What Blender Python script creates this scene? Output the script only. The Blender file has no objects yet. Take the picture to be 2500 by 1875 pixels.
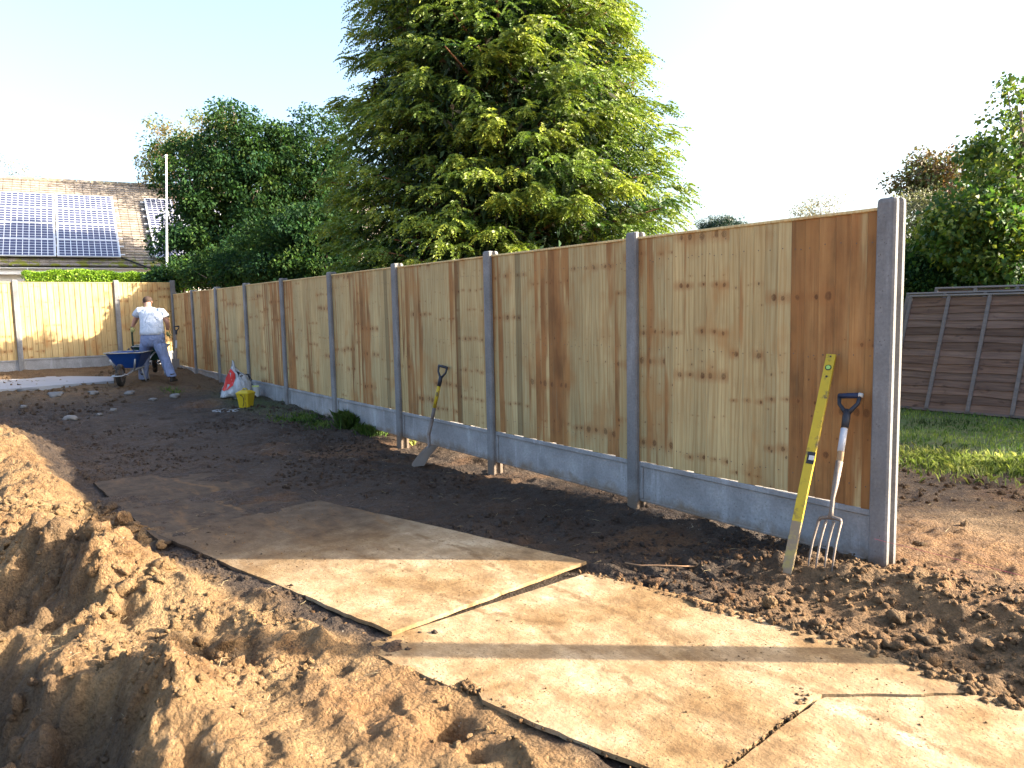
import bpy, bmesh, math, random
import numpy as np
from mathutils import Vector, Matrix
R_ = math.radians
scene = bpy.context.scene
COL = scene.collection

# ------------------------------------------------------------------ camera
CP = np.array([2.2218, -4.0112, 1.4622])
CR = np.array([[0.58322, 0.81206, -0.02026], [-0.06845, 0.07398, 0.99491], [-0.80943, 0.57886, -0.09873]])
FPX = 1856.0
cam_d = bpy.data.cameras.new('camera'); cam = bpy.data.objects.new('camera', cam_d); COL.objects.link(cam)
cam_d.sensor_fit = 'HORIZONTAL'; cam_d.sensor_width = 36.0; cam_d.lens = 36.0 * FPX / 2500.0
cam_d.clip_start = 0.05; cam_d.clip_end = 2000
cam.matrix_world = Matrix(((CR[0][0], CR[1][0], -CR[2][0], CP[0]), (CR[0][1], CR[1][1], -CR[2][1], CP[1]),
                           (CR[0][2], CR[1][2], -CR[2][2], CP[2]), (0, 0, 0, 1)))
scene.camera = cam

# ------------------------------------------------------------------ world and sun
SUN_AZ = math.atan2(0.644, 0.765)          # from +Y towards +X
SUN_EL = R_(23.5)
world = bpy.data.worlds.new('World'); scene.world = world; world.use_nodes = True
nt = world.node_tree; nt.nodes.clear()
sky = nt.nodes.new('ShaderNodeTexSky'); sky.sky_type = 'NISHITA'; sky.sun_disc = False
sky.sun_elevation = SUN_EL; sky.sun_rotation = SUN_AZ; sky.altitude = 50; sky.air_density = 1.0; sky.dust_density = 5.0; sky.ozone_density = 2.0
bg = nt.nodes.new('ShaderNodeBackground'); bg.inputs[1].default_value = 0.135
wo = nt.nodes.new('ShaderNodeOutputWorld')
nt.links.new(sky.outputs[0], bg.inputs[0]); nt.links.new(bg.outputs[0], wo.inputs[0])
sun_d = bpy.data.lights.new('sun', 'SUN'); sun_d.energy = 5.0; sun_d.angle = R_(0.55); sun_d.color = (1.0, 0.88, 0.70)
sun = bpy.data.objects.new('sun', sun_d); COL.objects.link(sun)
sdir = Vector((0.644, 0.765, 0)).normalized() * math.cos(SUN_EL) + Vector((0, 0, math.sin(SUN_EL)))
sun.rotation_euler = sdir.to_track_quat('Z', 'Y').to_euler(); sun.location = (8, 9, 8)
scene.view_settings.view_transform = 'Standard'; scene.view_settings.look = 'None'
scene.view_settings.gamma = 1.0; scene.view_settings.use_curve_mapping = False
scene.view_settings.exposure = 2.28
scene.render.engine = 'CYCLES'; scene.render.resolution_x = 1024; scene.render.resolution_y = 768

# ------------------------------------------------------------------ helpers
rng = np.random.default_rng(7); random.seed(7)
DS = 1.1302
def ray(x, y): return CR[2] + CR[0] * (x - 1250) / FPX + CR[1] * (937.5 - y) / FPX
def onz(x, y, z=0.0):                    # survey point of the photograph on a level plane
    d = ray(x * DS, y * DS); return CP + (z - CP[2]) / d[2] * d
def ony(x, y, Y):
    d = ray(x * DS, y * DS); return CP + (Y - CP[1]) / d[1] * d
def onx(x, y, X):
    d = ray(x * DS, y * DS); return CP + (X - CP[0]) / d[0] * d
def far(x, y, dist): return CP + ray(x * DS, y * DS) * dist

def hsh(ix, iy, seed):
    h = (ix.astype(np.int64) * 374761393 + iy.astype(np.int64) * 668265263 + seed * 1442695041) & 0x7fffffff
    h = ((h ^ (h >> 13)) * 1274126177) & 0x7fffffff
    h = h ^ (h >> 16)
    return (h & 0xffff) / 65535.0
def vnoise(x, y, seed=0):
    ix = np.floor(x); iy = np.floor(y); fx = x - ix; fy = y - iy
    fx = fx * fx * fx * (fx * (fx * 6 - 15) + 10); fy = fy * fy * fy * (fy * (fy * 6 - 15) + 10)
    a = hsh(ix, iy, seed); b = hsh(ix + 1, iy, seed); c = hsh(ix, iy + 1, seed); d = hsh(ix + 1, iy + 1, seed)
    return (a + (b - a) * fx) * (1 - fy) + (c + (d - c) * fx) * fy - 0.5
def fbm(x, y, seed=0, octv=4, gain=0.5):
    s = 0; a = 1.0
    for k in range(octv):
        c, n = math.cos(k * 1.1 + .4), math.sin(k * 1.1 + .4)
        s = s + a * vnoise((x * c - y * n) * 2 ** k + 17.3 * k, (x * n + y * c) * 2 ** k - 9.1 * k, seed + k); a *= gain
    return s
def sstep(a, b, x):
    t = np.clip((x - a) / (b - a), 0, 1); return t * t * (3 - 2 * t)

def tag(o, label=None, cat=None, group=None, kind=None):
    if label: o['label'] = label
    if cat: o['category'] = cat
    if group: o['group'] = group
    if kind: o['kind'] = kind
    return o
def empty(name, loc=(0, 0, 0), rz=0.0):
    o = bpy.data.objects.new(name, None); COL.objects.link(o); o.location = loc; o.rotation_euler = (0, 0, rz)
    o.empty_display_size = 0.1; return o
def mesh_obj(name, V, Fc, mats, parent=None, tone=None, smooth=False, midx=None, loc=None, extra=None):
    """fast mesh: Fc is an (n,k) array or a list of tuples"""
    me = bpy.data.meshes.new(name)
    V = np.asarray(V, dtype=np.float32).reshape(-1, 3)
    if isinstance(Fc, np.ndarray):
        n, k = Fc.shape
        me.vertices.add(len(V)); me.vertices.foreach_set('co', V.ravel())
        me.loops.add(n * k); me.loops.foreach_set('vertex_index', Fc.astype(np.int32).ravel())
        me.polygons.add(n); me.polygons.foreach_set('loop_start', np.arange(0, n * k, k, dtype=np.int32))
        me.polygons.foreach_set('loop_total', np.full(n, k, dtype=np.int32))
    else:
        me.from_pydata(V.tolist(), [], Fc)
    me.update(calc_edges=True)
    for m in (mats if isinstance(mats, (list, tuple)) else [mats]): me.materials.append(m)
    if midx is not None: me.polygons.foreach_set('material_index', np.asarray(midx, dtype=np.int32))
    if smooth: me.polygons.foreach_set('use_smooth', np.ones(len(me.polygons), dtype=bool))
    if tone is not None:
        at = me.attributes.new('tone', 'FLOAT_COLOR', 'POINT')
        t = np.asarray(tone, dtype=np.float32)
        if t.ndim == 1: t = np.stack([t, t, t, np.ones_like(t)], 1)
        at.data.foreach_set('color', t.ravel())
    if extra is not None:
        at = me.attributes.new('bd', 'FLOAT_COLOR', 'POINT'); at.data.foreach_set('color', np.asarray(extra, dtype=np.float32).ravel())
    o = bpy.data.objects.new(name, me); COL.objects.link(o)
    if loc is not None: o.location = loc
    if parent is not None: o.parent = parent
    return o

class MB:
    """collects boxes, tubes, lofts into one mesh"""
    def __init__(s): s.v = []; s.f = []; s.m = []; s.t = []; s.e = []; s.ce = (0, 1, 1, 1); s.cm = 0; s.ct = (0.5, 0.5, 0.5, 1)
    def add(s, vs, fs):
        b = len(s.v); s.v += [tuple(map(float, v)) for v in vs]; s.t += [s.ct] * len(vs); s.e += [s.ce] * len(vs)
        for f in fs: s.f.append(tuple(b + i for i in f)); s.m.append(s.cm)
        return s
    def box(s, c, h, M=None, bev=0.0):
        c = Vector(c); hx, hy, hz = h
        if bev > 0:
            b = min(bev, hx * .9, hy * .9, hz * .9); vs = []; 
            bm = bmesh.new(); bmesh.ops.create_cube(bm, size=2)
            bmesh.ops.scale(bm, vec=(hx, hy, hz), verts=bm.verts)
            bmesh.ops.bevel(bm, geom=bm.edges[:], offset=b, segments=1, affect='EDGES')
            bm.verts.ensure_lookup_table()
            vs = [(M @ v.co if M else v.co) + c for v in bm.verts]; fs = [[v.index for v in f.verts] for f in bm.faces]
            bm.free(); return s.add(vs, fs)
        vs = []
        for z in (-hz, hz):
            for x, y in ((-hx, -hy), (hx, -hy), (hx, hy), (-hx, hy)):
                v = Vector((x, y, z)); v = M @ v if M else v; vs.append(v + c)
        return s.add(vs, [(3, 2, 1, 0), (4, 5, 6, 7), (0, 1, 5, 4), (1, 2, 6, 5), (2, 3, 7, 6), (3, 0, 4, 7)])
    def loft(s, rings, cap=True, closed=True):
        n = len(rings[0]); vs = [p for r in rings for p in r]; fs = []
        for i in range(len(rings) - 1):
            for j in range(n if closed else n - 1):
                k = (j + 1) % n; fs.append((i * n + j, i * n + k, (i + 1) * n + k, (i + 1) * n + j))
        if cap: fs.append(tuple(reversed(range(n)))); fs.append(tuple((len(rings) - 1) * n + j for j in range(n)))
        return s.add(vs, fs)
    def tube(s, pts, rad, n=8, cap=True, flat=1.0):
        pts = [Vector(p) for p in pts]; rings = []
        if not isinstance(rad, (list, tuple)): rad = [rad] * len(pts)
        ref = Vector((0.13, 0.21, 1)).normalized()
        up = None
        for i, p in enumerate(pts):
            t = (pts[min(i + 1, len(pts) - 1)] - pts[max(i - 1, 0)]).normalized()
            if up is None: up = t.cross(ref); up = up.normalized() if up.length > .05 else t.cross(Vector((1, 0, 0))).normalized()
            else: up = (up - t * up.dot(t)).normalized()
            w = t.cross(up)
            rings.append([p + (up * math.cos(2 * math.pi * j / n) + w * flat * math.sin(2 * math.pi * j / n)) * rad[i] for j in range(n)])
        return s.loft(rings, cap)
    def prism(s, poly, z0, z1):
        n = len(poly); vs = [(x, y, z0) for x, y in poly] + [(x, y, z1) for x, y in poly]
        fs = [tuple(reversed(range(n))), tuple(range(n, 2 * n))] + [(i, (i + 1) % n, n + (i + 1) % n, n + i) for i in range(n)]
        return s.add(vs, fs)
    def build(s, name, mats, parent=None, smooth=False, tone=False, M=None):
        v = s.v if M is None else [tuple(M @ Vector(p)) for p in s.v]
        return mesh_obj(name, v, s.f, mats, parent, tone=np.array(s.t) if tone else None, smooth=smooth, midx=s.m, extra=np.array(s.e) if tone else None)

def skin_mesh(name, joints, edges, mat, parent=None, sub=2, M=None):
    """continuous limbed surface grown round a joint graph; joints: (co, rx, ry)"""
    me = bpy.data.meshes.new(name)
    me.from_pydata([tuple(j[0]) for j in joints], edges, []); me.update()
    o = bpy.data.objects.new(name, me); COL.objects.link(o)
    m = o.modifiers.new('skin', 'SKIN'); m.use_smooth_shade = True; m.branch_smoothing = 0.6
    for i, j in enumerate(joints):
        sv = me.skin_vertices[0].data[i]; sv.radius = (j[1], j[2]); sv.use_root = (i == 0)
    ms = o.modifiers.new('sub', 'SUBSURF'); ms.levels = sub; ms.render_levels = sub
    dg = bpy.context.evaluated_depsgraph_get(); ev = o.evaluated_get(dg); m2 = bpy.data.meshes.new_from_object(ev)
    o.modifiers.clear(); o.data = m2; m2.materials.clear(); m2.materials.append(mat)
    m2.polygons.foreach_set('use_smooth', np.ones(len(m2.polygons), dtype=bool))
    if parent: o.parent = parent
    return o

# ------------------------------------------------------------------ materials
def new_mat(name):
    m = bpy.data.materials.new(name); m.use_nodes = True; m.node_tree.nodes.clear(); return m
class G:
    def __init__(s, name):
        s.m = new_mat(name); s.t = s.m.node_tree
        s.out = s.n('ShaderNodeOutputMaterial'); s.tc = s.n('ShaderNodeTexCoord'); s.obj = s.tc.outputs['Object']
        s.geo = s.n('ShaderNodeNewGeometry').outputs['Position']
    def n(s, t, **k):
        nd = s.t.nodes.new(t)
        for a, b in k.items(): setattr(nd, a, b)
        return nd
    def set(s, sock, v):
        if isinstance(v, bpy.types.NodeSocket): s.t.links.new(v, sock)
        elif v is not None:
            if isinstance(v, (tuple, list)) and len(v) == 3 and sock.type == 'RGBA': v = (*v, 1)
            sock.default_value = v
    def map(s, vec, scale=(1, 1, 1), loc=(0, 0, 0), rot=(0, 0, 0)):
        nd = s.n('ShaderNodeMapping'); s.set(nd.inputs[0], vec); nd.inputs['Scale'].default_value = scale
        nd.inputs['Location'].default_value = loc; nd.inputs['Rotation'].default_value = rot; return nd.outputs[0]
    def noise(s, vec, sc, det=4, rough=0.55, dist=0.0, col=False):
        nd = s.n('ShaderNodeTexNoise'); s.set(nd.inputs['Vector'], vec); nd.inputs['Scale'].default_value = sc
        nd.inputs['Detail'].default_value = det; nd.inputs['Roughness'].default_value = rough; nd.inputs['Distortion'].default_value = dist
        return nd.outputs[1 if col else 0]
    def vor(s, vec, sc, feat='F1', rnd=1.0, out='Distance'):
        nd = s.n('ShaderNodeTexVoronoi', feature=feat); s.set(nd.inputs['Vector'], vec); nd.inputs['Scale'].default_value = sc
        nd.inputs['Randomness'].default_value = rnd; return nd.outputs[out]
    def ramp(s, f, stops, interp='LINEAR'):
        nd = s.n('ShaderNodeValToRGB'); cr = nd.color_ramp; cr.interpolation = interp
        while len(cr.elements) < len(stops): cr.elements.new(0.5)
        for e, (p, c) in zip(cr.elements, stops):
            e.position = p; e.color = (*(c if isinstance(c, (tuple, list)) else (c, c, c)), 1)
        s.set(nd.inputs[0], f); return nd.outputs[0]
    def math(s, op, a, b=None, c=None, clamp=False):
        nd = s.n('ShaderNodeMath', operation=op, use_clamp=clamp); s.set(nd.inputs[0], a)
        if b is not None: s.set(nd.inputs[1], b)
        if c is not None: s.set(nd.inputs[2], c)
        return nd.outputs[0]
    def mix(s, f, a, b, mode='MIX'):
        nd = s.n('ShaderNodeMix', data_type='RGBA', blend_type=mode, clamp_factor=True)
        s.set(nd.inputs[0], f); s.set(nd.inputs[6], a); s.set(nd.inputs[7], b); return nd.outputs[2]
    def mul(s, c, f): return s.mix(1.0, c, f, 'MULTIPLY')
    def sep(s, vec):
        nd = s.n('ShaderNodeSeparateXYZ'); s.set(nd.inputs[0], vec); return nd.outputs
    def comb(s, x, y, z):
        nd = s.n('ShaderNodeCombineXYZ'); s.set(nd.inputs[0], x); s.set(nd.inputs[1], y); s.set(nd.inputs[2], z); return nd.outputs[0]
    def attr(s, name='tone'):
        nd = s.n('ShaderNodeAttribute'); nd.attribute_name = name; return nd.outputs['Color']
    def bump(s, h, strength=0.5, dist=0.01, prev=None):
        nd = s.n('ShaderNodeBump'); nd.inputs['Strength'].default_value = strength; nd.inputs['Distance'].default_value = dist
        s.set(nd.inputs['Height'], h)
        if prev is not None: s.set(nd.inputs['Normal'], prev)
        return nd.outputs[0]
    def pbr(s, col, rough=0.8, metal=0.0, normal=None, spec=0.3, **k):
        nd = s.n('ShaderNodeBsdfPrincipled'); s.set(nd.inputs['Base Color'], col); s.set(nd.inputs['Roughness'], rough)
        s.set(nd.inputs['Metallic'], metal); s.set(nd.inputs['Specular IOR Level'], spec)
        if normal is not None: s.set(nd.inputs['Normal'], normal)
        for a, b in k.items(): s.set(nd.inputs[a], b)
        s.t.links.new(nd.outputs[0], s.out.inputs[0]); s.bsdf = nd; return s.m

def simple(name, col, rough=0.6, metal=0.0, var=0.25, sc=12, bump=0.0, dirt=None, spec=0.3, crease=0):
    g = G(name); n = g.noise(g.obj, sc, 5)
    c = g.mix(n, tuple(x * (1 - var) for x in col), tuple(min(1, x * (1 + var)) for x in col))
    if dirt:
        m = g.ramp(g.noise(g.obj, sc * .6, 6, .65), [(dirt[1], 0), (min(1, dirt[1] + .12), 1)]); c = g.mix(m, c, dirt[0])
    nm = g.bump(g.noise(g.obj, sc * 6, 4), bump, .004) if bump else None
    if crease: nm = g.bump(g.noise(g.map(g.obj, (1, 1, .55), (0, 0, 0), (0, .5, 0)), 9, 3, .5, 1.2), .9, crease)
    return g.pbr(c, rough, metal, nm, spec)

def mat_soil():
    g = G('soil'); P = g.geo; t = g.attr('tone'); ts = g.sep(t)      # r: wetness and painted trench shade, g: grassiness, b: red clay
    n1 = g.noise(P, 1.3, 5, .6); n2 = g.noise(P, 9, 6, .65); n3 = g.noise(P, 55, 5, .7)
    dry = g.ramp(n2, [(.24, (.080, .040, .017)), (.38, (.145, .080, .035)), (.50, (.215, .127, .058)), (.62, (.28, .174, .085)), (.80, (.36, .238, .125))])
    dry = g.mix(g.ramp(n1, [(.4, 0), (.62, .75)]), dry, (.26, .172, .084))
    wet_dark = g.ramp(n2, [(.25, (.026, .017, .011)), (.55, (.055, .037, .025)), (.8, (.098, .069, .047))])
    wet_dark = g.mix(g.ramp(n1, [(.45, 0), (.65, .5)]), wet_dark, (.085, .061, .045))
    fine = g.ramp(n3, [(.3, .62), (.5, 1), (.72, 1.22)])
    c = g.mix(ts[0], dry, wet_dark)
    c = g.mix(ts[2], c, g.ramp(n2, [(.3, (.13, .055, .02)), (.7, (.30, .15, .055))]))
    c = g.mul(c, fine)
    peb = g.vor(g.map(P, (1, 1, 1)), 45, out='Distance')
    st = g.math('MULTIPLY', g.ramp(peb, [(.0, 1), (.16, 1), (.2, 0)]), g.ramp(g.noise(P, 14, 2), [(.6, 0), (.66, 1)]))
    c = g.mix(g.math('MULTIPLY', st, .55), c, (.42, .36, .28))
    green = g.ramp(g.noise(P, 30, 4), [(.3, (.03, .065, .012)), (.7, (.085, .15, .03))])
    gm = g.math('MULTIPLY', ts[1], g.ramp(n2, [(.35, .4), (.6, 1)]))
    c = g.mix(gm, c, green)
    vl = g.ramp(g.vor(g.map(P, (1, 1, 1), (3, 1, 2)), 75, 'SMOOTH_F1'), [(0, 1), (.6, 0)])
    cr = g.vor(P, 26, 'DISTANCE_TO_EDGE')
    h = g.math('ADD', g.math('MULTIPLY', g.noise(P, 22, 8, .72), 1.0), g.math('MULTIPLY', g.noise(P, 120, 4, .7), .25))
    h = g.math('ADD', h, g.math('MULTIPLY', g.ramp(cr, [(0, 0), (.15, 1)]), .10))
    h = g.math('ADD', h, g.math('MULTIPLY', vl, .22))
    nm = g.bump(h, 1.0, .045)
    rough = g.mix(ts[0], (.95, .95, .95), g.ramp(n2, [(.3, .55), (.6, .9)]))
    return g.pbr(c, rough, 0, nm, .25)

def mat_ply():
    g = G('muddy_plywood'); P = g.geo; ts = g.sep(g.attr('tone'))
    n1 = g.noise(P, 1.6, 4, .55, .4); n2 = g.noise(P, 8, 6, .65); n3 = g.noise(P, 70, 5, .7)
    ply = g.ramp(g.noise(g.map(g.obj, (3, 40, 3)), 2, 5), [(.3, (.27, .18, .09)), (.7, (.37, .28, .16))])
    mud = g.ramp(n2, [(.25, (.085, .048, .020)), (.42, (.17, .100, .043)), (.56, (.235, .150, .070)), (.72, (.29, .195, .10)), (.84, (.35, .25, .14))])
    pale = g.ramp(n2, [(.2, (.22, .155, .085)), (.45, (.34, .25, .15)), (.6, (.42, .325, .205)), (.8, (.62, .51, .36))])
    c = g.mix(g.ramp(n1, [(.40, 0), (.68, .95)]), mud, pale)
    c = g.mix(g.ramp(g.noise(P, 4.5, 3), [(.66, 0), (.74, .5)]), c, ply)
    wet_dark = g.ramp(n2, [(.3, (.026, .019, .014)), (.7, (.062, .046, .034))])
    c = g.mix(ts[0], c, wet_dark)
    sp = g.math('MULTIPLY', g.ramp(g.noise(P, 75, 3, .6), [(.60, 0), (.66, 1)]), g.ramp(n2, [(.42, 0), (.6, 1)]))
    c = g.mix(g.math('MULTIPLY', sp, .8), c, (.085, .05, .025))
    sm = g.ramp(g.noise(g.map(P, (2.2, 9, 2), (0, 0, 0), (0, 0, .45)), 1, 6, .7), [(.52, 0), (.66, .55)]); c = g.mix(sm, c, (.15, .088, .04))
    ps = g.sep(P); wv = g.math('MULTIPLY', g.math('SUBTRACT', g.noise(P, 1.1, 2), .5), .5)          # barrow wheel tracks trodden into the mud
    for k0, sl in ((-2.02, .115), (-1.62, .06)):
        dd = g.math('ABSOLUTE', g.math('SUBTRACT', g.math('ADD', ps[1], wv), g.math('MULTIPLY_ADD', ps[0], sl, k0)))
        tm = g.math('MULTIPLY', g.ramp(dd, [(.012, 1), (.032, 0)]), g.ramp(g.noise(P, 11, 4, .7), [(.42, 0), (.55, .75)])); c = g.mix(tm, c, (.14, .083, .038))
    c = g.mul(c, g.ramp(n3, [(.3, .85), (.7, 1.1)]))
    h = g.math('ADD', g.math('MULTIPLY', g.noise(P, 14, 7, .65), 1.0), g.math('MULTIPLY', sp, .35))
    h = g.math('ADD', h, g.math('MULTIPLY', n3, .2))
    return g.pbr(c, .9, 0, g.bump(h, .75, .014), .2)

def mat_board():
    """treated softwood; tone: r brown heartwood, g brightness, b random per board"""
    g = G('treated_softwood'); ts = g.sep(g.attr('tone')); o = g.obj; s = g.sep(o)
    off = g.math('MULTIPLY', ts[2], 37.0)
    v = g.comb(g.math('ADD', s[0], off), s[1], g.math('ADD', s[2], off))
    grain = g.noise(g.map(v, (90, 90, 2.2)), 1.0, 4, .6)
    cath = g.n('ShaderNodeTexWave', wave_type='BANDS', bands_direction='X')
    g.set(cath.inputs['Vector'], g.map(v, (1.0, 1.0, .10))); cath.inputs['Scale'].default_value = 9
    cath.inputs['Distortion'].default_value = 9; cath.inputs['Detail'].default_value = 2; cath.inputs['Detail Scale'].default_value = 1.2
    pale = g.mix(ts[2], (.53, .395, .185), (.47, .375, .190))
    pale = g.mix(g.ramp(grain, [(.35, .0), (.7, .7)]), pale, (.35, .225, .095))
    pale = g.mix(g.math('MULTIPLY', g.ramp(cath.outputs[0], [(.55, 0), (.9, 1)]), .45), pale, (.34, .20, .075))
    brown = g.mix(g.ramp(g.noise(g.map(v, (14, 14, 1.1)), 1, 4), [(.3, 0), (.7, 1)]), (.27, .115, .036), (.36, .19, .068))
    brown = g.mix(g.ramp(grain, [(.4, 0), (.75, .6)]), brown, (.17, .072, .025))
    brown = g.mul(brown, g.ramp(g.noise(g.map(o, (4, 4, 1.6)), 1, 5, .6), [(.32, .62), (.5, 1.0), (.68, 1.28)]))
    pale = g.mul(pale, g.ramp(g.noise(g.map(o, (2.5, 2.5, 1.2)), 1, 4), [(.3, .86), (.7, 1.10)]))
    wob = g.noise(g.map(v, (7, 7, 1.0)), 1, 3)
    bm = g.ramp(g.math('ADD', g.math('ADD', ts[0], g.math('MULTIPLY', g.math('SUBTRACT', wob, .5), 1.1)), g.math('MULTIPLY', g.math('SUBTRACT', s[0], g.sep(g.attr('bd'))[0]), -3.2)), [(.42, 0), (.52, .8), (.62, 1)])
    c = g.mix(bm, pale, brown)
    # blotches shared by neighbouring boards, then knots in rows
    bl = g.noise(g.map(o, (3.2, 3.2, 2.0)), 1, 3); c = g.mix(g.ramp(bl, [(.54, 0), (.68, .6)]), c, (.36, .175, .055))
    bd = g.sep(g.attr('bd')); cx = bd[0]; gid = bd[1]; bid = bd[2]
    def wn(a_, b_, c_):
        nd = g.n('ShaderNodeTexWhiteNoise', noise_dimensions='3D'); g.set(nd.inputs['Vector'], g.comb(a_, b_, c_)); return nd.outputs['Value']
    nz = g.noise(g.map(o, (45, 45, 45)), 1, 3); nz2 = g.math('MULTIPLY', g.math('SUBTRACT', nz, .5), .014)
    def knots(cell, thr, r0, r1, seed, jz):
        row = g.math('FLOOR', g.math('ADD', g.math('MULTIPLY', s[2], 1 / cell), wn(gid, seed + .5, 1.5)))
        base = g.math('MULTIPLY', g.math('SUBTRACT', g.math('ADD', row, g.math('MULTIPLY_ADD', wn(gid, row, seed + 2.5), .5, .25)), wn(gid, seed + .5, 1.5)), cell)
        on = g.math('GREATER_THAN', wn(gid, row, seed + 3.5), thr); on = g.math('MULTIPLY', on, g.math('GREATER_THAN', wn(bid, row, seed + 4.5), .18))
        dx = g.math('ADD', g.math('SUBTRACT', g.math('SUBTRACT', s[0], cx), g.math('MULTIPLY', g.math('SUBTRACT', wn(bid, row, seed + 5.5), .5), .055)), nz2)
        dz = g.math('ADD', g.math('SUBTRACT', g.math('SUBTRACT', s[2], base), g.math('MULTIPLY', g.math('SUBTRACT', wn(bid, row, seed + 6.5), .5), jz)), nz2)
        rad = g.math('MULTIPLY', g.math('MULTIPLY_ADD', g.math('POWER', wn(gid, row, seed + 7.5), 1.6), r1 - r0, r0), g.math('MULTIPLY_ADD', wn(bid, row, seed + 8.5), .8, .6))
        L = lambda kx, kz: g.math('DIVIDE', g.math('SQRT', g.math('ADD', g.math('POWER', g.math('MULTIPLY', dx, kx), 2.0), g.math('POWER', g.math('MULTIPLY', dz, kz), 2.0))), rad)
        k_ = g.math('MULTIPLY', g.ramp(L(1.15, .85), [(0, .75), (.45, 1), (.75, .8), (1.0, 0)]), on)
        h_ = g.math('MULTIPLY', g.ramp(g.math('MULTIPLY', L(.42, .9), .4), [(0, 1), (.5, .55), (1.0, 0)]), on)
        return k_, h_
    for cell, thr, r0, r1, seed, jz, col in ((.30, .42, .007, .024, 10.0, .018, (.10, .040, .014)), (.17, .55, .003, .007, 30.0, .06, (.07, .035, .018))):
        k_, h_ = knots(cell, thr, r0, r1, seed, jz)
        c = g.mix(g.math('MULTIPLY', h_, .75 if seed < 20 else .3), c, (.30, .125, .038)); c = g.mix(g.math('MULTIPLY', k_, .85), c, col)
    kn = k_
    gr = g.ramp(g.noise(g.map(v, (30, 30, 1.2)), 1, 3), [(.66, 0), (.76, .35)]); c = g.mix(gr, c, (.18, .165, .10))
    c = g.mul(c, g.comb(ts[1], ts[1], ts[1]))
    nm = g.bump(g.math('ADD', g.math('MULTIPLY', grain, 1.0), g.math('MULTIPLY', kn, .6)), .35, .004)
    return g.pbr(c, .75, 0, nm, .25)

def mat_concrete(k=1.0, name='concrete'):
    g = G(name); P = g.geo
    n1 = g.noise(P, 3.5, 6, .62); n2 = g.noise(P, 60, 5, .7)
    c = g.ramp(n1, [(.3, (.145, .14, .137)), (.55, (.205, .20, .197)), (.75, (.28, .275, .27))])
    st = g.ramp(g.noise(g.map(P, (9, 9, 1.4)), 1, 5, .6), [(.56, 0), (.72, .55)]); c = g.mix(st, c, (.34, .34, .345))
    pit = g.math('MULTIPLY', g.ramp(g.vor(P, 48), [(.0, 1), (.13, 1), (.18, 0)]), g.ramp(g.noise(P, 14, 2), [(.5, 0), (.56, 1)]))
    c = g.mix(g.math('MULTIPLY', pit, .8), c, (.10, .085, .07))
    mud = g.ramp(g.math('ADD', g.sep(P)[2], g.math('MULTIPLY', g.math('SUBTRACT', g.noise(P, 9, 5), .5), .22)), [(.0, .75), (.07, .0)])
    c = g.mix(mud, c, (.13, .085, .048))
    c = g.mul(c, g.ramp(n2, [(.3, .8 * k), (.7, 1.15 * k)]))
    h = g.math('SUBTRACT', g.math('MULTIPLY', n2, .5), pit)
    return g.pbr(c, .88, 0, g.bump(h, .4, .004), .25)

def mat_leaf(name, cols, trans=0.35, rough=0.55, spec=0.35):
    """tone r picks the colour of the leaf, g its brightness"""
    g = G(name); ts = g.sep(g.attr('tone'))
    c = g.ramp(ts[0], [(i / max(1, len(cols) - 1), k) for i, k in enumerate(cols)])
    c = g.mul(c, g.comb(ts[1], ts[1], ts[1]))
    p = g.n('ShaderNodeBsdfPrincipled'); g.set(p.inputs['Base Color'], c); p.inputs['Roughness'].default_value = rough
    p.inputs['Specular IOR Level'].default_value = spec
    tr = g.n('ShaderNodeBsdfTranslucent'); g.set(tr.inputs[0], g.mul(c, (1.25, 1.35, .7)))
    mx = g.n('ShaderNodeMixShader'); mx.inputs[0].default_value = trans
    g.t.links.new(p.outputs[0], mx.inputs[1]); g.t.links.new(tr.outputs[0], mx.inputs[2]); g.t.links.new(mx.outputs[0], g.out.inputs[0])
    return g.m

def mat_bark(name='bark', a=(.10, .065, .045), b=(.20, .14, .10)):
    g = G(name); n = g.noise(g.map(g.obj, (12, 12, 2)), 1, 5)
    return g.pbr(g.ramp(n, [(.3, a), (.7, b)]), .9, 0, g.bump(n, .6, .02), .2)
# ================================================================== GROUND
def plane_at(x, y):
    prof = np.interp(x, [-40, -25, -17.5, -15.3, -12.2, -11.2, -9.5, -7.75, -5.8, -3.8, -1.9, 0, 3, 40],
                     [.6, .45, .27, .19, .12, .08, .03, -.01, -.10, -.115, -.055, 0, 0, 0])
    far_f = sstep(-1.3, -0.3, y) * (1 - sstep(1.2, 2.5, y))
    flat = np.interp(x, [-40, -25, -17.5, -15.3, -12.2, -11.4, -9.5, -3, 40], [.6, .45, .33, .24, .20, .06, .02, 0, 0])
    return flat * (1 - far_f) + prof * far_f

BUMPS = []           # (x, y, height, radius along x, radius along y)
def bp(sx, sy, z, h, rx, ry=None):
    p = onz(sx, sy, z); BUMPS.append((p[0], p[1], h, rx, ry or rx))
# spoil heap on the left, its crests and the hollows between them
bp(20, 925, .36, .34, .75, .26); bp(-30, 960, .34, .34, .7, .3); bp(60, 1020, .26, .24, .5, .22); bp(20, 1090, .26, .28, .45, .2)
bp(165, 1150, .24, .26, .22, .16); bp(90, 1140, .28, .26, .3, .16); bp(235, 1185, .20, .20, .2, .15); bp(330, 1200, .17, .17, .22, .13)
bp(400, 1240, .14, .13, .2, .11); bp(190, 1215, .20, .16, .2, .14); bp(270, 1255, .16, .14, .2, .14)

bp(60, 1315, .10, .08, .22, .10); bp(190, 1335, .15, .17, .17, .09); bp(300, 1400, .15, .17, .14, .10); bp(385, 1425, .16, .17, .12, .11)
bp(330, 1480, .13, .15, .14, .1); bp(400, 1540, .12, .14, .12, .09); bp(480, 1600, .10, .10, .12, .08); bp(455, 1500, .09, .09, .1, .08)

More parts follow.
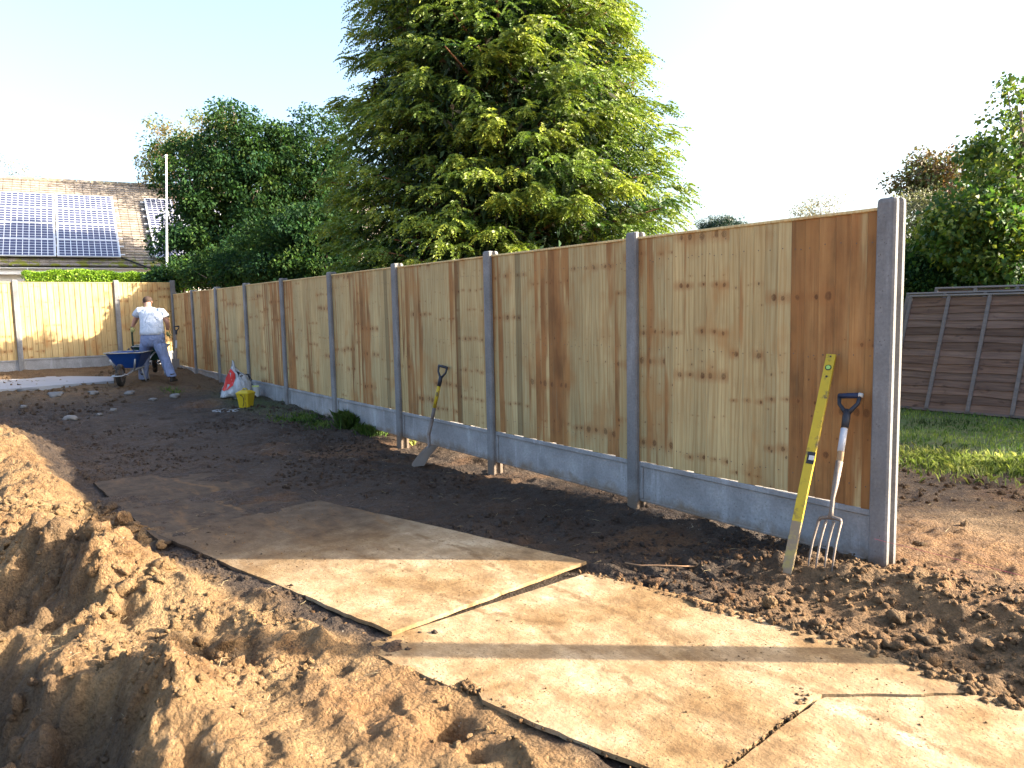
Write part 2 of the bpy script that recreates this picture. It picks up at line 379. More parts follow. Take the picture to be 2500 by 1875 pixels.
bp(265, 1345, 0, -.10, .07, .05); bp(440, 1400, 0, -.10, .09, .05); bp(510, 1420, 0, -.06, .1, .05)
bp(550, 1330, .06, .06, .25, .08); bp(660, 1360, .05, .055, .16, .07); bp(690, 1385, .05, .05, .06, .04); bp(590, 1290, .05, .05, .2, .06)
bp(960, 1620, -.1, -.13, .085, .07); bp(1030, 1640, .0, -.06, .05, .05); bp(840, 1560, .04, .04, .12, .08); bp(1140, 1630, .03, .05, .1, .03)
bp(700, 1500, .04, .04, .2, .1); bp(620, 1600, .04, .05, .14, .08); bp(760, 1620, .03, .03, .12, .06)
# heap along the fence line on the right
for bx_, by_, h, rx, ry in [(-.45, -.55, .045, .20, .16), (-.12, -.50, .065, .22, .18), (.22, -.42, .085, .25, .20), (.60, -.38, .095, .28, .22), (1.0, -.36, .10, .3, .24),
                             (1.5, -.38, .10, .4, .26), (2.2, -.40, .10, .5, .3), (.35, -.05, .06, .3, .22), (.9, .05, .07, .35, .25), (1.6, .1, .07, .4, .3)]:
    BUMPS.append((bx_, by_, h, rx, ry))

bA = [(-0.95, -1.25), (-0.77, -2.56), (-3.12, -3.08), (-3.30, -1.90)]
bB = [(-1.02, -1.36), (1.42, -0.99), (1.5, -1.10), (0.9, -1.95), (0.78, -2.1), (0.56, -2.42)] 
bboard_core = np.array([(-3.1, -2.95), (-3.2, -2.0), (-1.0, -1.38), (1.35, -1.12), (3.6, -1.2), (3.4, -2.6), (0.5, -2.35), (-0.80, -2.5)])
def poly_mask(x, y, poly, soft):
    d = np.full(x.shape, -1e9)            # signed distance (positive outside) of a convex polygon
    n = len(poly); c = poly.mean(0)
    for i in range(n):
        a, b = poly[i], poly[(i + 1) % n]; e = b - a; nrm = np.array([e[1], -e[0]]); nrm /= np.linalg.norm(nrm)
        if nrm @ (c - a) > 0: nrm = -nrm
        d = np.maximum(d, (x - a[0]) * nrm[0] + (y - a[1]) * nrm[1])
    return 1 - sstep(-soft * .3, soft, d), d
BMASK = np.array([(-3.2, -3.05), (-3.35, -1.85), (-0.9, -1.23), (1.45, -0.99), (4.0, -1.2), (3.8, -2.6), (0.58, -2.40), (-0.8, -2.62)])
BMASK2 = np.array([(-5.3, -3.35), (-5.35, -2.25), (-3.2, -1.85), (-3.05, -3.05)])

def clodn(x, y, sc, seed, prob=.6, r0=.25, r1=.62):
    """embedded earth lumps: hemispheres of random size in jittered cells"""
    X_ = x * sc; Y_ = y * sc; ix = np.floor(X_); iy = np.floor(Y_); best = np.zeros_like(X_)
    for dx in (-1, 0, 1):
        for dy in (-1, 0, 1):
            cx = ix + dx; cy = iy + dy; px_ = cx + hsh(cx, cy, seed); py_ = cy + hsh(cx, cy, seed + 1)
            r = r0 + (r1 - r0) * hsh(cx, cy, seed + 2) ** 2; a = hsh(cx, cy, seed + 4) * 3.14; e = .55 + .45 * hsh(cx, cy, seed + 5)
            ux = (X_ - px_) * np.cos(a) + (Y_ - py_) * np.sin(a); uy = (-(X_ - px_) * np.sin(a) + (Y_ - py_) * np.cos(a)) / e
            d2 = ux * ux + uy * uy; v = np.sqrt(np.clip(r * r - d2, 0, None)) * (hsh(cx, cy, seed + 3) < prob)
            best = np.maximum(best, v)
    return best / sc
def poly_sd(x, y, poly):
    """signed distance to any polygon, negative inside"""
    d = np.full(x.shape, 1e9); ins = np.zeros(x.shape, bool); n = len(poly)
    for i in range(n):
        ax, ay = poly[i]; bx, by = poly[(i + 1) % n]; ex, ey = bx - ax, by - ay; t = np.clip(((x - ax) * ex + (y - ay) * ey) / (ex * ex + ey * ey), 0, 1)
        d = np.minimum(d, (x - ax - t * ex) ** 2 + (y - ay - t * ey) ** 2)
        c = ((ay > y) != (by > y)) & (x < (bx - ax) * (y - ay) / (by - ay + 1e-12) + ax); ins ^= c
    d = np.sqrt(d); return np.where(ins, -d, d)
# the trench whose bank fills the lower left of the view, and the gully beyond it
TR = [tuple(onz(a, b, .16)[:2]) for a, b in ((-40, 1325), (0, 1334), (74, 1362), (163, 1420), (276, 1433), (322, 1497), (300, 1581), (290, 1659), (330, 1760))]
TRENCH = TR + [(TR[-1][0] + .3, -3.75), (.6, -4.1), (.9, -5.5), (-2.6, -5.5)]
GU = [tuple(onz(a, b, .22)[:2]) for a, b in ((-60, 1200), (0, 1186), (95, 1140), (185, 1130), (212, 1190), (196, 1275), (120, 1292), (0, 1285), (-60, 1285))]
def wet_and_shade(x, y):
    line = np.interp(x, [-40, -9, -7, -3, -.8, 1, 40], [-4.3, -4.2, -3.6, -3.18, -2.72, -2.45, -2.45])
    w = sstep(-.08, .10, y - line + .25 * fbm(x * 1.7, y * 1.7, 91, 3))
    w = w * (1 - .62 * sstep(-.6, .4, x) * sstep(-1.3, -.9, y))
    w = w * (1 - .30 * sstep(.3, 1.2, y))
    w = w * (1 - .45 * sstep(-11, -12.5, x))
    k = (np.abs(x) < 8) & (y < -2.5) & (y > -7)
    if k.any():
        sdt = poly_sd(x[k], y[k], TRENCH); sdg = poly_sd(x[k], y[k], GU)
        w[k] = np.maximum(w[k], np.maximum(.66 * sstep(.02, -.08, sdt), .45 * sstep(.0, -.08, sdg)))  # trench and gully: shade put into the damp subsoil tone
    return np.clip(w, 0, 1)
def height(x, y):
    z = plane_at(x, y)
    w = wet_and_shade(x, y)
    wx = x + .10 * fbm(x * 3, y * 3, 5, 3); wy = y + .07 * fbm(x * 3, y * 3, 6, 3)
    b = np.zeros_like(z)
    for (cx, cy, h, rx, ry) in BUMPS:
        s_ = 1.35 if (h > .08 and cy < -2.8) else 1.0; h_ = .72 * h if s_ > 1 else h
        d2 = ((wx - cx) / (rx * s_)) ** 2 + ((wy - cy) / (ry * s_)) ** 2
        b = b + h_ * np.exp(-np.minimum(d2, 30))
    heap = sstep(.04, .22, np.abs(b))
    z = z + np.clip(b, -.35, .44)
    jx = x + .05 * fbm(x * 7, y * 7, 15, 3); jy = y + .05 * fbm(x * 7, y * 7, 16, 3)
    k = (np.abs(x) < 8) & (y < -2.5) & (y > -7); dz = np.zeros_like(z)
    sdt = poly_sd(jx[k], jy[k], TRENCH); sdg = poly_sd(jx[k], jy[k], GU)
    dz[k] = -.30 * sstep(.03, -.28, sdt) + .03 * np.exp(-((sdt - .05) / .07) ** 2) - .14 * sstep(.04, -.13, sdg) + .02 * np.exp(-((sdg - .04) / .05) ** 2)
    z = z + dz
    # the ledge near the slab and the rough berm on the fence line
    rough = .35 + .65 * heap
    near_f = sstep(-2.2, -1.0, y) * (1 - sstep(.6, 1.4, y))
    left = sstep(-2.4, -3.2, y)
    amp = np.clip(.30 + .35 * near_f + .45 * left + .8 * heap, 0, 1.5) * (1 - .75 * sstep(2.0, 4, y))
    r1 = 1 - np.abs(fbm(x * 3.1, y * 3.1, 21, 3)) * 4
    z = z + amp * (.050 * fbm(x * 1.9, y * 1.9, 11, 3) + .022 * r1 * .6 + .030 * fbm(x * 6, y * 6, 31, 4))
    z = z + amp * (.020 * fbm(x * 22, y * 22, 41, 3) + .008 * fbm(x * 70, y * 70, 51, 2))
    wx2 = x + .012 * fbm(x * 30, y * 30, 17, 2); wy2 = y + .012 * fbm(x * 30, y * 30, 18, 2)
    cm = sstep(-.12, .2, fbm(x * 2.3, y * 2.3, 19, 3)) * (.25 + .45 * near_f + .55 * left + .6 * heap)
    if k.any():
        inside = sstep(.06, -.06, np.minimum(sdt, sdg)); z[k] = z[k] + inside * (1.25 * clodn(wx2[k], wy2[k], 5.5, 230, .85, .3, .75) + .9 * clodn(wx2[k], wy2[k], 13, 240, .75) + .10 * fbm(x[k] * 4, y[k] * 4, 245, 3)) * .8
    pit = clodn(wx2, wy2, 13, 250, .16) + .8 * clodn(wx2, wy2, 27, 260, .18)
    z = z - pit * .9 * left * sstep(-.1, .15, fbm(x * 1.9, y * 1.9, 29, 2))
    z = z + np.clip(cm, 0, 1.15) * (.55 * clodn(wx2, wy2, 11, 200, .45) + .55 * clodn(wx2, wy2, 24, 210, .6) + .6 * clodn(wx2, wy2, 50, 220, .6)) * (1 - sstep(3, 5, y))
    # footprints and heel marks trodden in the mud
    fc = vnoise(x * 4.5 + 1.3 * vnoise(x * 2, y * 2, 71), y * 4.5, 61)
    z = z - .022 * sstep(.20, .34, fc) * (1 - heap * .6) * (1 - sstep(2, 4, y))
    m, d = poly_mask(x + .06 * fbm(x * 8, y * 8, 55, 3), y + .06 * fbm(x * 8, y * 8, 56, 3), BMASK, .05)
    z = z * (1 - m) + (-.020 + .004 * fbm(x * 5, y * 5, 3, 2)) * m
    m2, _ = poly_mask(x, y, BMASK2, .14)
    z = z * (1 - m2) + (.012 + .055 * fbm(x * 2.6, y * 2.6, 63, 4) + .02 * fbm(x * 14, y * 14, 64, 3)) * m2
    # a real slot below the gravel boards where the ground dips
    gap = np.exp(-((y - .05) / .25) ** 2) * (sstep(-6.1, -5.6, x) * (1 - sstep(-3.95, -3.5, x)))
    z = z - .035 * gap
    return z

def axis(parts):
    out = [parts[0][0]]
    for a, b, s0, s1 in parts:            # from a to b, step growing from s0 to s1
        L = b - a; n = max(2, int(round(L / ((s0 + s1) / 2)))); t = np.linspace(0, 1, n + 1)[1:]
        w = s0 * t + (s1 - s0) * t * t / 2; out += list(a + L * w / w[-1])
    return np.array(out)
xs = axis([(-500, -60, 60, 8), (-60, -20, 6, .25), (-20, -9, .12, .05), (-9, -4.5, .045, .02), (-4.5, -1.4, .02, .010), (-1.4, 2.2, .010, .012), (2.2, 6, .03, .15), (6, 40, .3, 4), (40, 400, 10, 60)])
ys = axis([(-300, -30, 50, 5), (-30, -5, 4, .15), (-5, -4.05, .08, .03), (-4.05, -2.2, .0085, .0105), (-2.2, .4, .013, .014), (.4, 4, .03, .06), (4, 10, .08, .2), (10, 40, .4, 3), (40, 500, 10, 70)])
X, Y = np.meshgrid(xs, ys, indexing='ij'); Z = height(X, Y)
nx, ny = X.shape
idx = np.arange(nx * ny).reshape(nx, ny)
F4 = np.stack([idx[:-1, :-1], idx[1:, :-1], idx[1:, 1:], idx[:-1, 1:]], -1).reshape(-1, 4)
wet_dark = wet_and_shade(X, Y)
grass = sstep(3.3, 4.1, Y + .8 * fbm(X * 1.6, Y * 1.6, 81, 3)) * sstep(-12, -9, X)
grass = np.maximum(grass, sstep(9, 11, Y)); grass = np.maximum(grass, sstep(-24, -26, X))
grass = np.maximum(grass, .65 * np.exp(-(((X + 10.0) / 1.5) ** 2 + ((Y + .35) / .35) ** 2)))
red = .45 * np.exp(-(((X - 0.4) / .9) ** 2 + ((Y - .75) / .35) ** 2)) + .35 * sstep(.2, .6, fbm(X * 1.2, Y * 1.2, 101, 3)) + .25 * sstep(-1.2, -.8, Y) * sstep(-.5, .2, X) * (1 - sstep(.3, 1, Y))
tone = np.stack([wet_dark, grass, np.clip(red, 0, 1), np.ones_like(wet_dark)], -1).reshape(-1, 4)
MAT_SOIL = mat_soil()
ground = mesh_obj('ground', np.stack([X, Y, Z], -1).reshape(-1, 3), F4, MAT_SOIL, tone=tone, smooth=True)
tag(ground, 'bare muddy building ground with lawn beyond the fence', kind='structure')

def gh(x, y):
    return float(height(np.array([[float(x)]]), np.array([[float(y)]]))[0, 0])
def sitpt(sx, sy, z0=0.0):               # survey point resting on the modelled ground
    z = z0
    for _ in range(6):
        p = onz(sx, sy, z); z = .5 * z + .5 * gh(p[0], p[1])
    return Vector((p[0], p[1], gh(p[0], p[1])))

# ------------------------------------------------------------------ loose clods and crumbs (uncountable)
def ico(sub, seed, rough=.35):
    bm = bmesh.new(); bmesh.ops.create_icosphere(bm, subdivisions=sub, radius=1)
    v = np.array([q.co[:] for q in bm.verts]); f = np.array([[q.index for q in p.verts] for p in bm.faces]); bm.free()
    n = vnoise(v[:, 0] * 2.1 + seed * 3.1 + v[:, 2] * 1.3, v[:, 1] * 1.7 + v[:, 2] * 1.9, seed) + .5 * vnoise(v[:, 0] * 4 + v[:, 2] * 3, v[:, 1] * 4 - seed - v[:, 2] * 2, seed + 5)
    v = v * (1 + rough * 1.6 * n)[:, None]; v[:, 2] *= .75; return v, f
SHAPES = [ico(2, k, .75) for k in range(5)]
def scatter(name, pts, radii, mat, label, tone=None):
    Vs = []; Fs = []; Ts = []; base = 0
    for i, (p, r) in enumerate(zip(pts, radii)):
        v, f = SHAPES[i % 5]; a, b = rng.uniform(0, 6.28, 2)
        ca, sa = math.cos(a), math.sin(a); cb, sb = math.cos(b), math.sin(b)
        Rz = np.array([[ca, -sa, 0], [sa, ca, 0], [0, 0, 1]]); Rx = np.array([[1, 0, 0], [0, cb, -sb], [0, sb, cb]])
        s = r * rng.uniform(.7, 1.3, 3); w = ((v @ Rx.T) * s) @ Rz.T + p
        Vs.append(w); Fs.append(f + base); base += len(v); Ts.append(np.tile(tone[i] if tone is not None else (.5, 0, 0, 1), (len(v), 1)))
    o = mesh_obj(name, np.concatenate(Vs), np.concatenate(Fs), mat, tone=np.concatenate(Ts), smooth=False)
    return tag(o, label, kind='stuff')
def region_pts(n, x0, x1, y0, y1, dens=None):
    P = []
    while len(P) < n:
        x = rng.uniform(x0, x1, 4 * n); y = rng.uniform(y0, y1, 4 * n)
        k = rng.uniform(0, 1, 4 * n) < (dens(x, y) if dens else 1)
        P += list(zip(x[k], y[k]))
    P = np.array(P[:n]); z = height(P[:, 0][:, None], P[:, 1][:, None])[:, 0]
    return P[:, 0], P[:, 1], z
CX, CY, CZ, CRD, CT = [], [], [], [], []
def clods(n, x0, x1, y0, y1, r0, r1, dens=None, pw=2.2, red=0.0):
    x, y, z = region_pts(n, x0, x1, y0, y1, dens); r = r0 + (r1 - r0) * rng.uniform(0, 1, n) ** pw
    m, _ = poly_mask(x, y, BMASK, .02); m2, _ = poly_mask(x, y, BMASK2, .02); k = (m < .5) & (m2 < .5)
    x, y, z, r = x[k], y[k], z[k], r[k]
    CX.extend(x); CY.extend(y); CZ.extend(z + r * .15); CRD.extend(r)
    w = wet_and_shade(x, y); CT.extend([(a, 0, red * rng.uniform(0, 1), 1) for a in w])
clump = lambda s, seed: (lambda x, y: sstep(-.05, .22, fbm(x * s, y * s, seed, 3)))
clods(3000, -.9, 2.0, -1.35, .1, .002, .017, lambda x, y: sstep(-.95, -.6, x) * (sstep(-1.4, -1.0, y - .10 * x)), red=.5)
clods(110, -.7, 1.8, -1.2, -.3, .012, .046, lambda x, y: sstep(-1.3, -1.0, y - .10 * x), 2.4, red=.5)
clods(2600, -4.5, .9, -4.0, -2.6, .002, .016, clump(2.5, 5))
clods(160, -4.6, -1.0, -4.0, -3.2, .012, .036, clump(2.2, 8), 1.6)
clods(70, -4.2, -.9, -4.0, -3.15, .025, .055, lambda x, y: sstep(-3.75, -3.5, y), 1.3)
clods(3600, -9, -.6, -3.3, -.05, .004, .018, clump(1.6, 15), 2.6)
clods(700, -17, -9, -3.8, -.05, .01, .035, clump(1.2, 25), 2.6)
clods(800, -2.5, 3, .1, 3.2, .006, .03, clump(1.5, 35))
scatter('soil_clods', np.stack([CX, CY, CZ], 1), np.array(CRD), MAT_SOIL, 'loose lumps and crumbs of soil scattered over the mud', np.array(CT))

# dead grass blades, roots and straw in the mud
mb = MB()
for k in range(300):
    if k < 110: x, y = rng.uniform(-4, .8), rng.uniform(-3.95, -2.7)
    elif k < 200: x, y = rng.uniform(-.6, 2), rng.uniform(-1, 2.5)
    else: x, y = rng.uniform(-6, 0), rng.uniform(-2, -.1)
    z = gh(x, y) + .006; a = rng.uniform(0, 6.28); L = rng.uniform(.012, .055); c = rng.uniform(-.6, .6)
    p = Vector((x, y, z)); q = p + Vector((math.cos(a), math.sin(a), rng.uniform(0, .3))) * L; r = q + Vector((math.cos(a + c), math.sin(a + c), rng.uniform(-.4, .2))) * L * .7
    mb.tube([p, q, r], [.0008, .0007, .0004], 3, cap=False)
tag(mb.build('straw_and_roots', simple('straw', (.42, .33, .18), .8)), 'thin dry roots and straw strewn over the soil', kind='stuff')

# ================================================================== PLYWOOD SHEETS on the mud
MAT_PLY = mat_ply()
def sheet(name, poly, z, th, label, wetf, warp=.006, seed=1, step=.05):
    """a ply sheet: ragged outline, gently warped top, 18 mm edge"""
    pts = []
    n = len(poly)
    for i in range(n):
        a = np.array(poly[i]); b = np.array(poly[(i + 1) % n]); L = np.linalg.norm(b - a); k = max(1, int(L / step)); nrm = np.array([b[1] - a[1], a[0] - b[0]]) / max(L, 1e-6)
        for j in range(k):
            p = a + (b - a) * j / k
            if j: p = p + nrm * .006 * fbm(np.array([p[0] * 9.]), np.array([p[1] * 9. + seed]), seed, 3)[0] * 2
            pts.append(p)
    bm = bmesh.new()
    zz = lambda p: z + warp * float(fbm(np.array([p[0] * .8]), np.array([p[1] * .8]), seed, 2)[0]) * 2
    top = [bm.verts.new((p[0], p[1], zz(p))) for p in pts]; bot = [bm.verts.new((p[0], p[1], zz(p) - th)) for p in pts]
    ft = bm.faces.new(top); bm.faces.new(list(reversed(bot)))
    for i in range(len(pts)):
        j = (i + 1) % len(pts); bm.faces.new((top[j], top[i], bot[i], bot[j]))
    bmesh.ops.recalc_face_normals(bm, faces=bm.faces[:])
    bmesh.ops.triangulate(bm, faces=[f for f in bm.faces if len(f.verts) > 4])
    me = bpy.data.meshes.new(name); bm.to_mesh(me); bm.free(); me.materials.append(MAT_PLY)
    at = me.attributes.new('tone', 'FLOAT_COLOR', 'POINT')
    at.data.foreach_set('color', np.array([(wetf(v.co.x, v.co.y), 0, 0, 1) for v in me.vertices], dtype=np.float32).ravel())
    o = bpy.data.objects.new(name, me); COL.objects.link(o); return tag(o, label, 'plywood sheet', 'plywood sheets laid over the mud')
q = lambda sx, sy, z=.015: tuple(onz(sx, sy, z)[:2])
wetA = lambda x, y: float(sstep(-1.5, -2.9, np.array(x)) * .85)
sheet('plywood_sheet', [q(800, 1387), q(812, 1412), q(838, 1424), q(862, 1441), q(870, 1436), q(905, 1452), q(972, 1482), q(985, 1473), q(1002, 1469), q(1030, 1487), q(1042, 1510), q(1100, 1535), q(1230, 1592), q(1330, 1630), q(1480, 1690), q(1572, 1650), q(1640, 1598), q(1722, 1535), q(1775, 1500), q(1990, 1500), q(2130, 1490), q(1990, 1440), q(1560, 1306), q(1265, 1238)],
      .014, .018, 'pale mud-caked sheet with a ragged front edge crossed by a narrow shadow', lambda x, y: 0.0, .004, 3)
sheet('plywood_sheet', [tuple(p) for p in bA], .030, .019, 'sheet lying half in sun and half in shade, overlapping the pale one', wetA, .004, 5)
sheet('plywood_sheet', [q(1490, 1696), q(1580, 1656), q(1648, 1604), q(1730, 1541), q(1783, 1506), q(1990, 1506), q(2138, 1496), q(2260, 1550), (2.4, -1.3), (3.2, -1.6), (2.9, -2.9), (.7, -2.75)], .0135, .018, 'sheet in the bottom right corner behind the dark cracked seam', lambda x, y: 0.0, .004, 3)
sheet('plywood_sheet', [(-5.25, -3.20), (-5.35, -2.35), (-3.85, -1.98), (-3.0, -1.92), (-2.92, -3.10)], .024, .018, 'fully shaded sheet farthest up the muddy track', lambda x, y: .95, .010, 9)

# crumbs trodden on to the sheets
def on_sheets(n, r0, r1, pw=2.5):
    P, Rr = [], []
    A = np.array(bA)
    for _ in range(n):
        if rng.uniform() < .42:
            u, v = rng.uniform(0.02, .98, 2); p = A[0] * (1 - u) * (1 - v) + A[1] * u * (1 - v) + A[2] * u * v + A[3] * (1 - u) * v; z = .031
        else:
            u, v = rng.uniform(0.03, .97, 2); p = np.array((-.95, -1.42)) * (1 - u) * (1 - v) + np.array((-.75, -2.52)) * (1 - u) * v + np.array((1.3, -1.12)) * u * (1 - v) + np.array((.62, -2.25)) * u * v; z = .015
        if fbm(np.array([p[0] * 2.2]), np.array([p[1] * 2.2]), 77, 3)[0] < -.02 + .2 * rng.uniform(): continue
        r = r0 + (r1 - r0) * rng.uniform() ** pw; P.append((p[0], p[1], z + r * .2)); Rr.append(r)
    return P, Rr
P_, R1_ = on_sheets(1300, .0010, .0045)
P2_, R2_ = on_sheets(20, .004, .010)
tt = [(rng.choice([0, .3, .8]), 0, rng.uniform(0, .5), 1) for _ in range(len(P_) + len(P2_))]
scatter('soil_crumbs', np.array(P_ + P2_), np.array(R1_ + R2_), MAT_SOIL, 'crumbs of earth scattered over the plywood sheets', np.array(tt))
# mud squeezed along the cracked seam and the broken edges
Pm, Rm = [], []
def seam(pts, n, w, z, r0, r1):
    for _ in range(n):
        t = rng.uniform(0, len(pts) - 1); i = int(t); f = t - i; a, b = np.array(pts[i]), np.array(pts[min(i + 1, len(pts) - 1)]); p = a + (b - a) * f + rng.normal(0, w, 2)
        Pm.append((p[0], p[1], z)); Rm.append(rng.uniform(r0, r1))
seam([q(1570, 1652), q(1640, 1600), q(1700, 1555), q(1722, 1535)], 60, .007, .014, .002, .007)
seam([q(1740, 1515), q(1735, 1490)], 16, .02, .016, .003, .009)
seam([q(800, 1390), q(862, 1441), q(972, 1482), q(1030, 1487), q(1100, 1535), q(1400, 1659)], 150, .008, .005, .003, .010)
seam([q(1000, 1475), q(1030, 1492)], 40, .012, .014, .004, .012)
seam([q(1500, 1300), q(1700, 1350), q(1990, 1440), q(2200, 1530)], 420, .030, .008, .004, .022)
seam([q(1270, 1238), q(1420, 1275), q(1500, 1300)], 160, .03, .005, .004, .016)
seam([q(470, 1232), q(640, 1300), q(830, 1383)], 160, .010, -.002, .003, .012)
scatter('mud_crumbs', np.array(Pm), np.array(Rm), MAT_SOIL, 'ragged line of mud lumps along the plywood seams and edges', np.array([(.35, 0, rng.uniform(0, .4), 1) for _ in Pm]))
# ================================================================== FENCES
MAT_BOARD = mat_board(); MAT_CONC = mat_concrete(.95); MAT_GRAV = mat_concrete(1.35, 'cast_gravel_board'); MAT_NAIL = simple('nail', (.12, .10, .09), .5, .6)
SP = 1.9137; HP = 1.647; GT = 0.30
def post_mesh(h, below=.35):
    """slotted concrete post: H section, rounded arrises, weathered sloping top"""
    w, d, s, sd = .0525, .058, .020, .028     # half width (along fence), half depth, half slot, slot depth
    b = .010
    half = [(w - b, -d), (w, -d + b), (w, -s - .004), (w - sd, -s + .002), (w - sd, s - .002), (w, s + .004), (w, d - b), (w - b, d)]
    poly = half + [(-x, y) for x, y in reversed(half)]
    rings = []
    for z, k in ((-below, 1), (0, 1), (h * .33, 1), (h * .66, 1), (h - .026, 1), (h - .008, .95), (h, .80)):
        rings.append([(x * (k if k == 1 else k), y * k, z) for x, y in poly])
    mb = MB(); mb.loft(rings); return mb
pm = post_mesh(1.0)
def make_post(parent, x, ztop, name='post'):
    mb = post_mesh(ztop + .4, .0)
    o = mb.build(name, MAT_CONC, parent); o.location = (x, 0, -.4); return o
def make_gravel(parent, x0, x1, z0, z1, name='gravel_board'):
    mb = MB(); cx = (x0 + x1) / 2; hx = (x1 - x0) / 2; cz = (z0 + z1) / 2; hz = (z1 - z0) / 2
    mb.box((cx, .004, cz), (hx, .014, hz))
    rim = .034
    mb.box((cx, -.017, z1 - rim / 2), (hx - .001, .0075, rim / 2), bev=.004)
    mb.box((cx, -.015, z0 + rim / 4), (hx - .001, .0050, rim / 4), bev=.003)
    for s in (-1, 1): mb.box((cx + s * (hx - rim), -.0165, cz - rim / 4), (rim * .55, .007, hz - rim * .78), bev=.004)
    return mb.build(name, MAT_GRAV, parent)
def make_panel(parent, x0, x1, z0, z1, n, seed, brown, dull=(), bright=1.0, nails=True, front=-1):
    """close-board panel: overlapping feather-edge boards, three arris rails behind, capping on top"""
    rr = np.random.default_rng(seed); mb = MB(); W = (x1 - x0)
    cuts = np.cumsum(rr.uniform(.86, 1.14, n)); cuts = np.concatenate([[0], cuts]) / cuts[-1]
    grp = rr.uniform(0, 1); gx = 0
    for i in range(n):
        a = x0 + W * cuts[i]; b = x0 + W * cuts[i + 1] + (.022 if i < n - 1 else 0)
        fr = (i + .5) / n; br = 0.06 + .16 * rr.uniform()
        for lo, hi, s in brown:
            if lo <= fr <= hi: br = s + rr.uniform(-.06, .06)
        g = bright * rr.uniform(.86, 1.08)
        if any(lo <= fr <= hi for lo, hi in dull): g *= .62
        if gx <= 0: grp = rr.uniform(0, 1); gx = rr.integers(2, 7); gid = rr.uniform(0, 500)
        gx -= 1
        mb.ct = (br, g, grp, 1); mb.ce = ((a + b) / 2, gid, rr.uniform(0, 900), 1)
        y_th, y_tn = -.019 + rr.uniform(-.0015, .0015), -.006
        zt = z1 + rr.uniform(-.002, .002); zb = z0 + rr.uniform(-.004, .006)
        # thick edge on the left lies over the thin edge of the board before
        lean = rr.uniform(-.0015, .0015)
        sec = [(a, y_th), (a + .004, y_th - .003), (b, y_tn - .001), (b, y_tn + .004), (a, y_tn + .004)]
        mb.loft([[(x, y, zb) for x, y in sec], [(x + lean, y, (zb + zt) / 2) for x, y in sec], [(x, y, zt) for x, y in sec]])
        if nails:
            mb.cm = 1; t_ = mb.ct
            for zr in (z0 + .12, (z0 + z1) / 2 + .03, z1 - .16):
                for k in (0, 1) if rr.uniform() < .3 else (0,):
                    xx = a + .030 + k * .03 + rr.uniform(-.006, .006); zz = zr + rr.uniform(-.012, .012); yy = y_th + (xx - a) / (b - a) * .012 - .0035
                    mb.box((xx, yy, zz), (.0028, .0012, .0028))
            mb.cm = 0
    p = mb.build('panel', [MAT_BOARD, MAT_NAIL], parent, tone=True)
    mb = MB()
    mb.ct = (.2, bright * .85, .4, 1)
    for zr in (z0 + .12, (z0 + z1) / 2 + .03, z1 - .16):
        mb = MB(); mb.ct = (-80, bright * .85, .4, 1); mb.box(((x0 + x1) / 2, .019, zr), (W / 2, .016, .035)); mb.build('rail', MAT_BOARD, p, tone=True)
    mb = MB(); mb.ct = (-80, bright * 1.30, .7, 1)  # capping colour raised to paint in its sunlit top
    mb.box(((x0 + x1) / 2, .002, z1 + .009), (W / 2, .030, .0085), bev=.003)
    mb.build('capping', MAT_BOARD, p, tone=True)
    return p
fence = empty('close_board_fence', (0, 0, 0))
tag(fence, 'long pale close-board fence with concrete posts running down the right side', 'fence')
BR = {0: [(.70, .78, .80), (.78, .84, .74), (.84, .9, .66), (.9, .95, .55), (.95, 1, .85), (.0, .10, .40), (.10, .22, .30)], 1: [(.34, .46, .50), (.46, .62, .60), (.0, .12, .45), (.84, .95, .4)], 2: [(.0, .30, .43), (.65, .72, .46)], 3: [(.3, .45, .42), (.45, .62, .56)], 4: [(0, .22, .48), (.5, .6, .4)],
      5: [(.5, .7, .36), (.7, 1, .52)], 6: [(.2, .35, .4)], 7: [(.3, .72, .56)], 8: [(.6, 1, .5)]}
DL = {1: [(.20, .27)], 2: [(.68, .76)], 3: [(.84, .90)]}
NB = [20, 20, 19, 19, 18, 19, 18, 19, 19]
for i in range(10):
    make_post(fence, -i * SP, GT + HP + (.055 if i else .06))
for i in range(9):
    dz = [0, .0, .0, .004, .0, .006, .0, .004, .0][i]
    x1, x0 = -i * SP - .030, -(i + 1) * SP + .030
    make_gravel(fence, x0, x1, dz - .004, GT + dz - .004)
    make_panel(fence, x0, x1, GT + dz, GT + HP + dz, NB[i], 100 + i, BR[i], DL.get(i, []), 1.0, nails=i < 5)
fence.location = (.0525, .058, 0)
# the next post of the line, nearer the viewer
lone = empty('concrete_post', (1.60, .055, 0)); tag(lone, 'single concrete post standing free of the fence, panels not yet fitted', 'fence post')
make_post(lone, 0, GT + HP + .06, 'shaft')

bf = empty('close_board_fence', (-17.55, 0.12, 0), R_(90))       # local -x runs towards -Y
tag(bf, 'sunlit yellowish close-board fence across the far end of the plot', 'fence')
bx = [0.0, 1.22]
while bx[-1] < 9: bx.append(bx[-1] + 1.97)
for k in range(len(bx) - 1):
    zt = [.60, .58, .56, .56, .56, .56][k]
    make_gravel(bf, -bx[k + 1] + .03, -bx[k] - .03, zt - .30, zt)
    make_panel(bf, -bx[k + 1] + .03, -bx[k] - .03, zt + .003, 2.235, [11, 17, 17, 17, 17, 17][k], 300 + k, [], [], 1.05, nails=False)
for k, x in enumerate(bx): make_post(bf, -x, 2.30, 'post')
# taut pink string between the end post and the free post
s_ = MB(); s_.tube([(.055, -.03, .16), (.9, -.035, .155), (1.55, -.03, .165)], .0012, 5)
tag(s_.build('string_line', simple('pink_string', (.55, .12, .14), .7)), 'thin pink builder\'s line stretched from the end post', 'string')

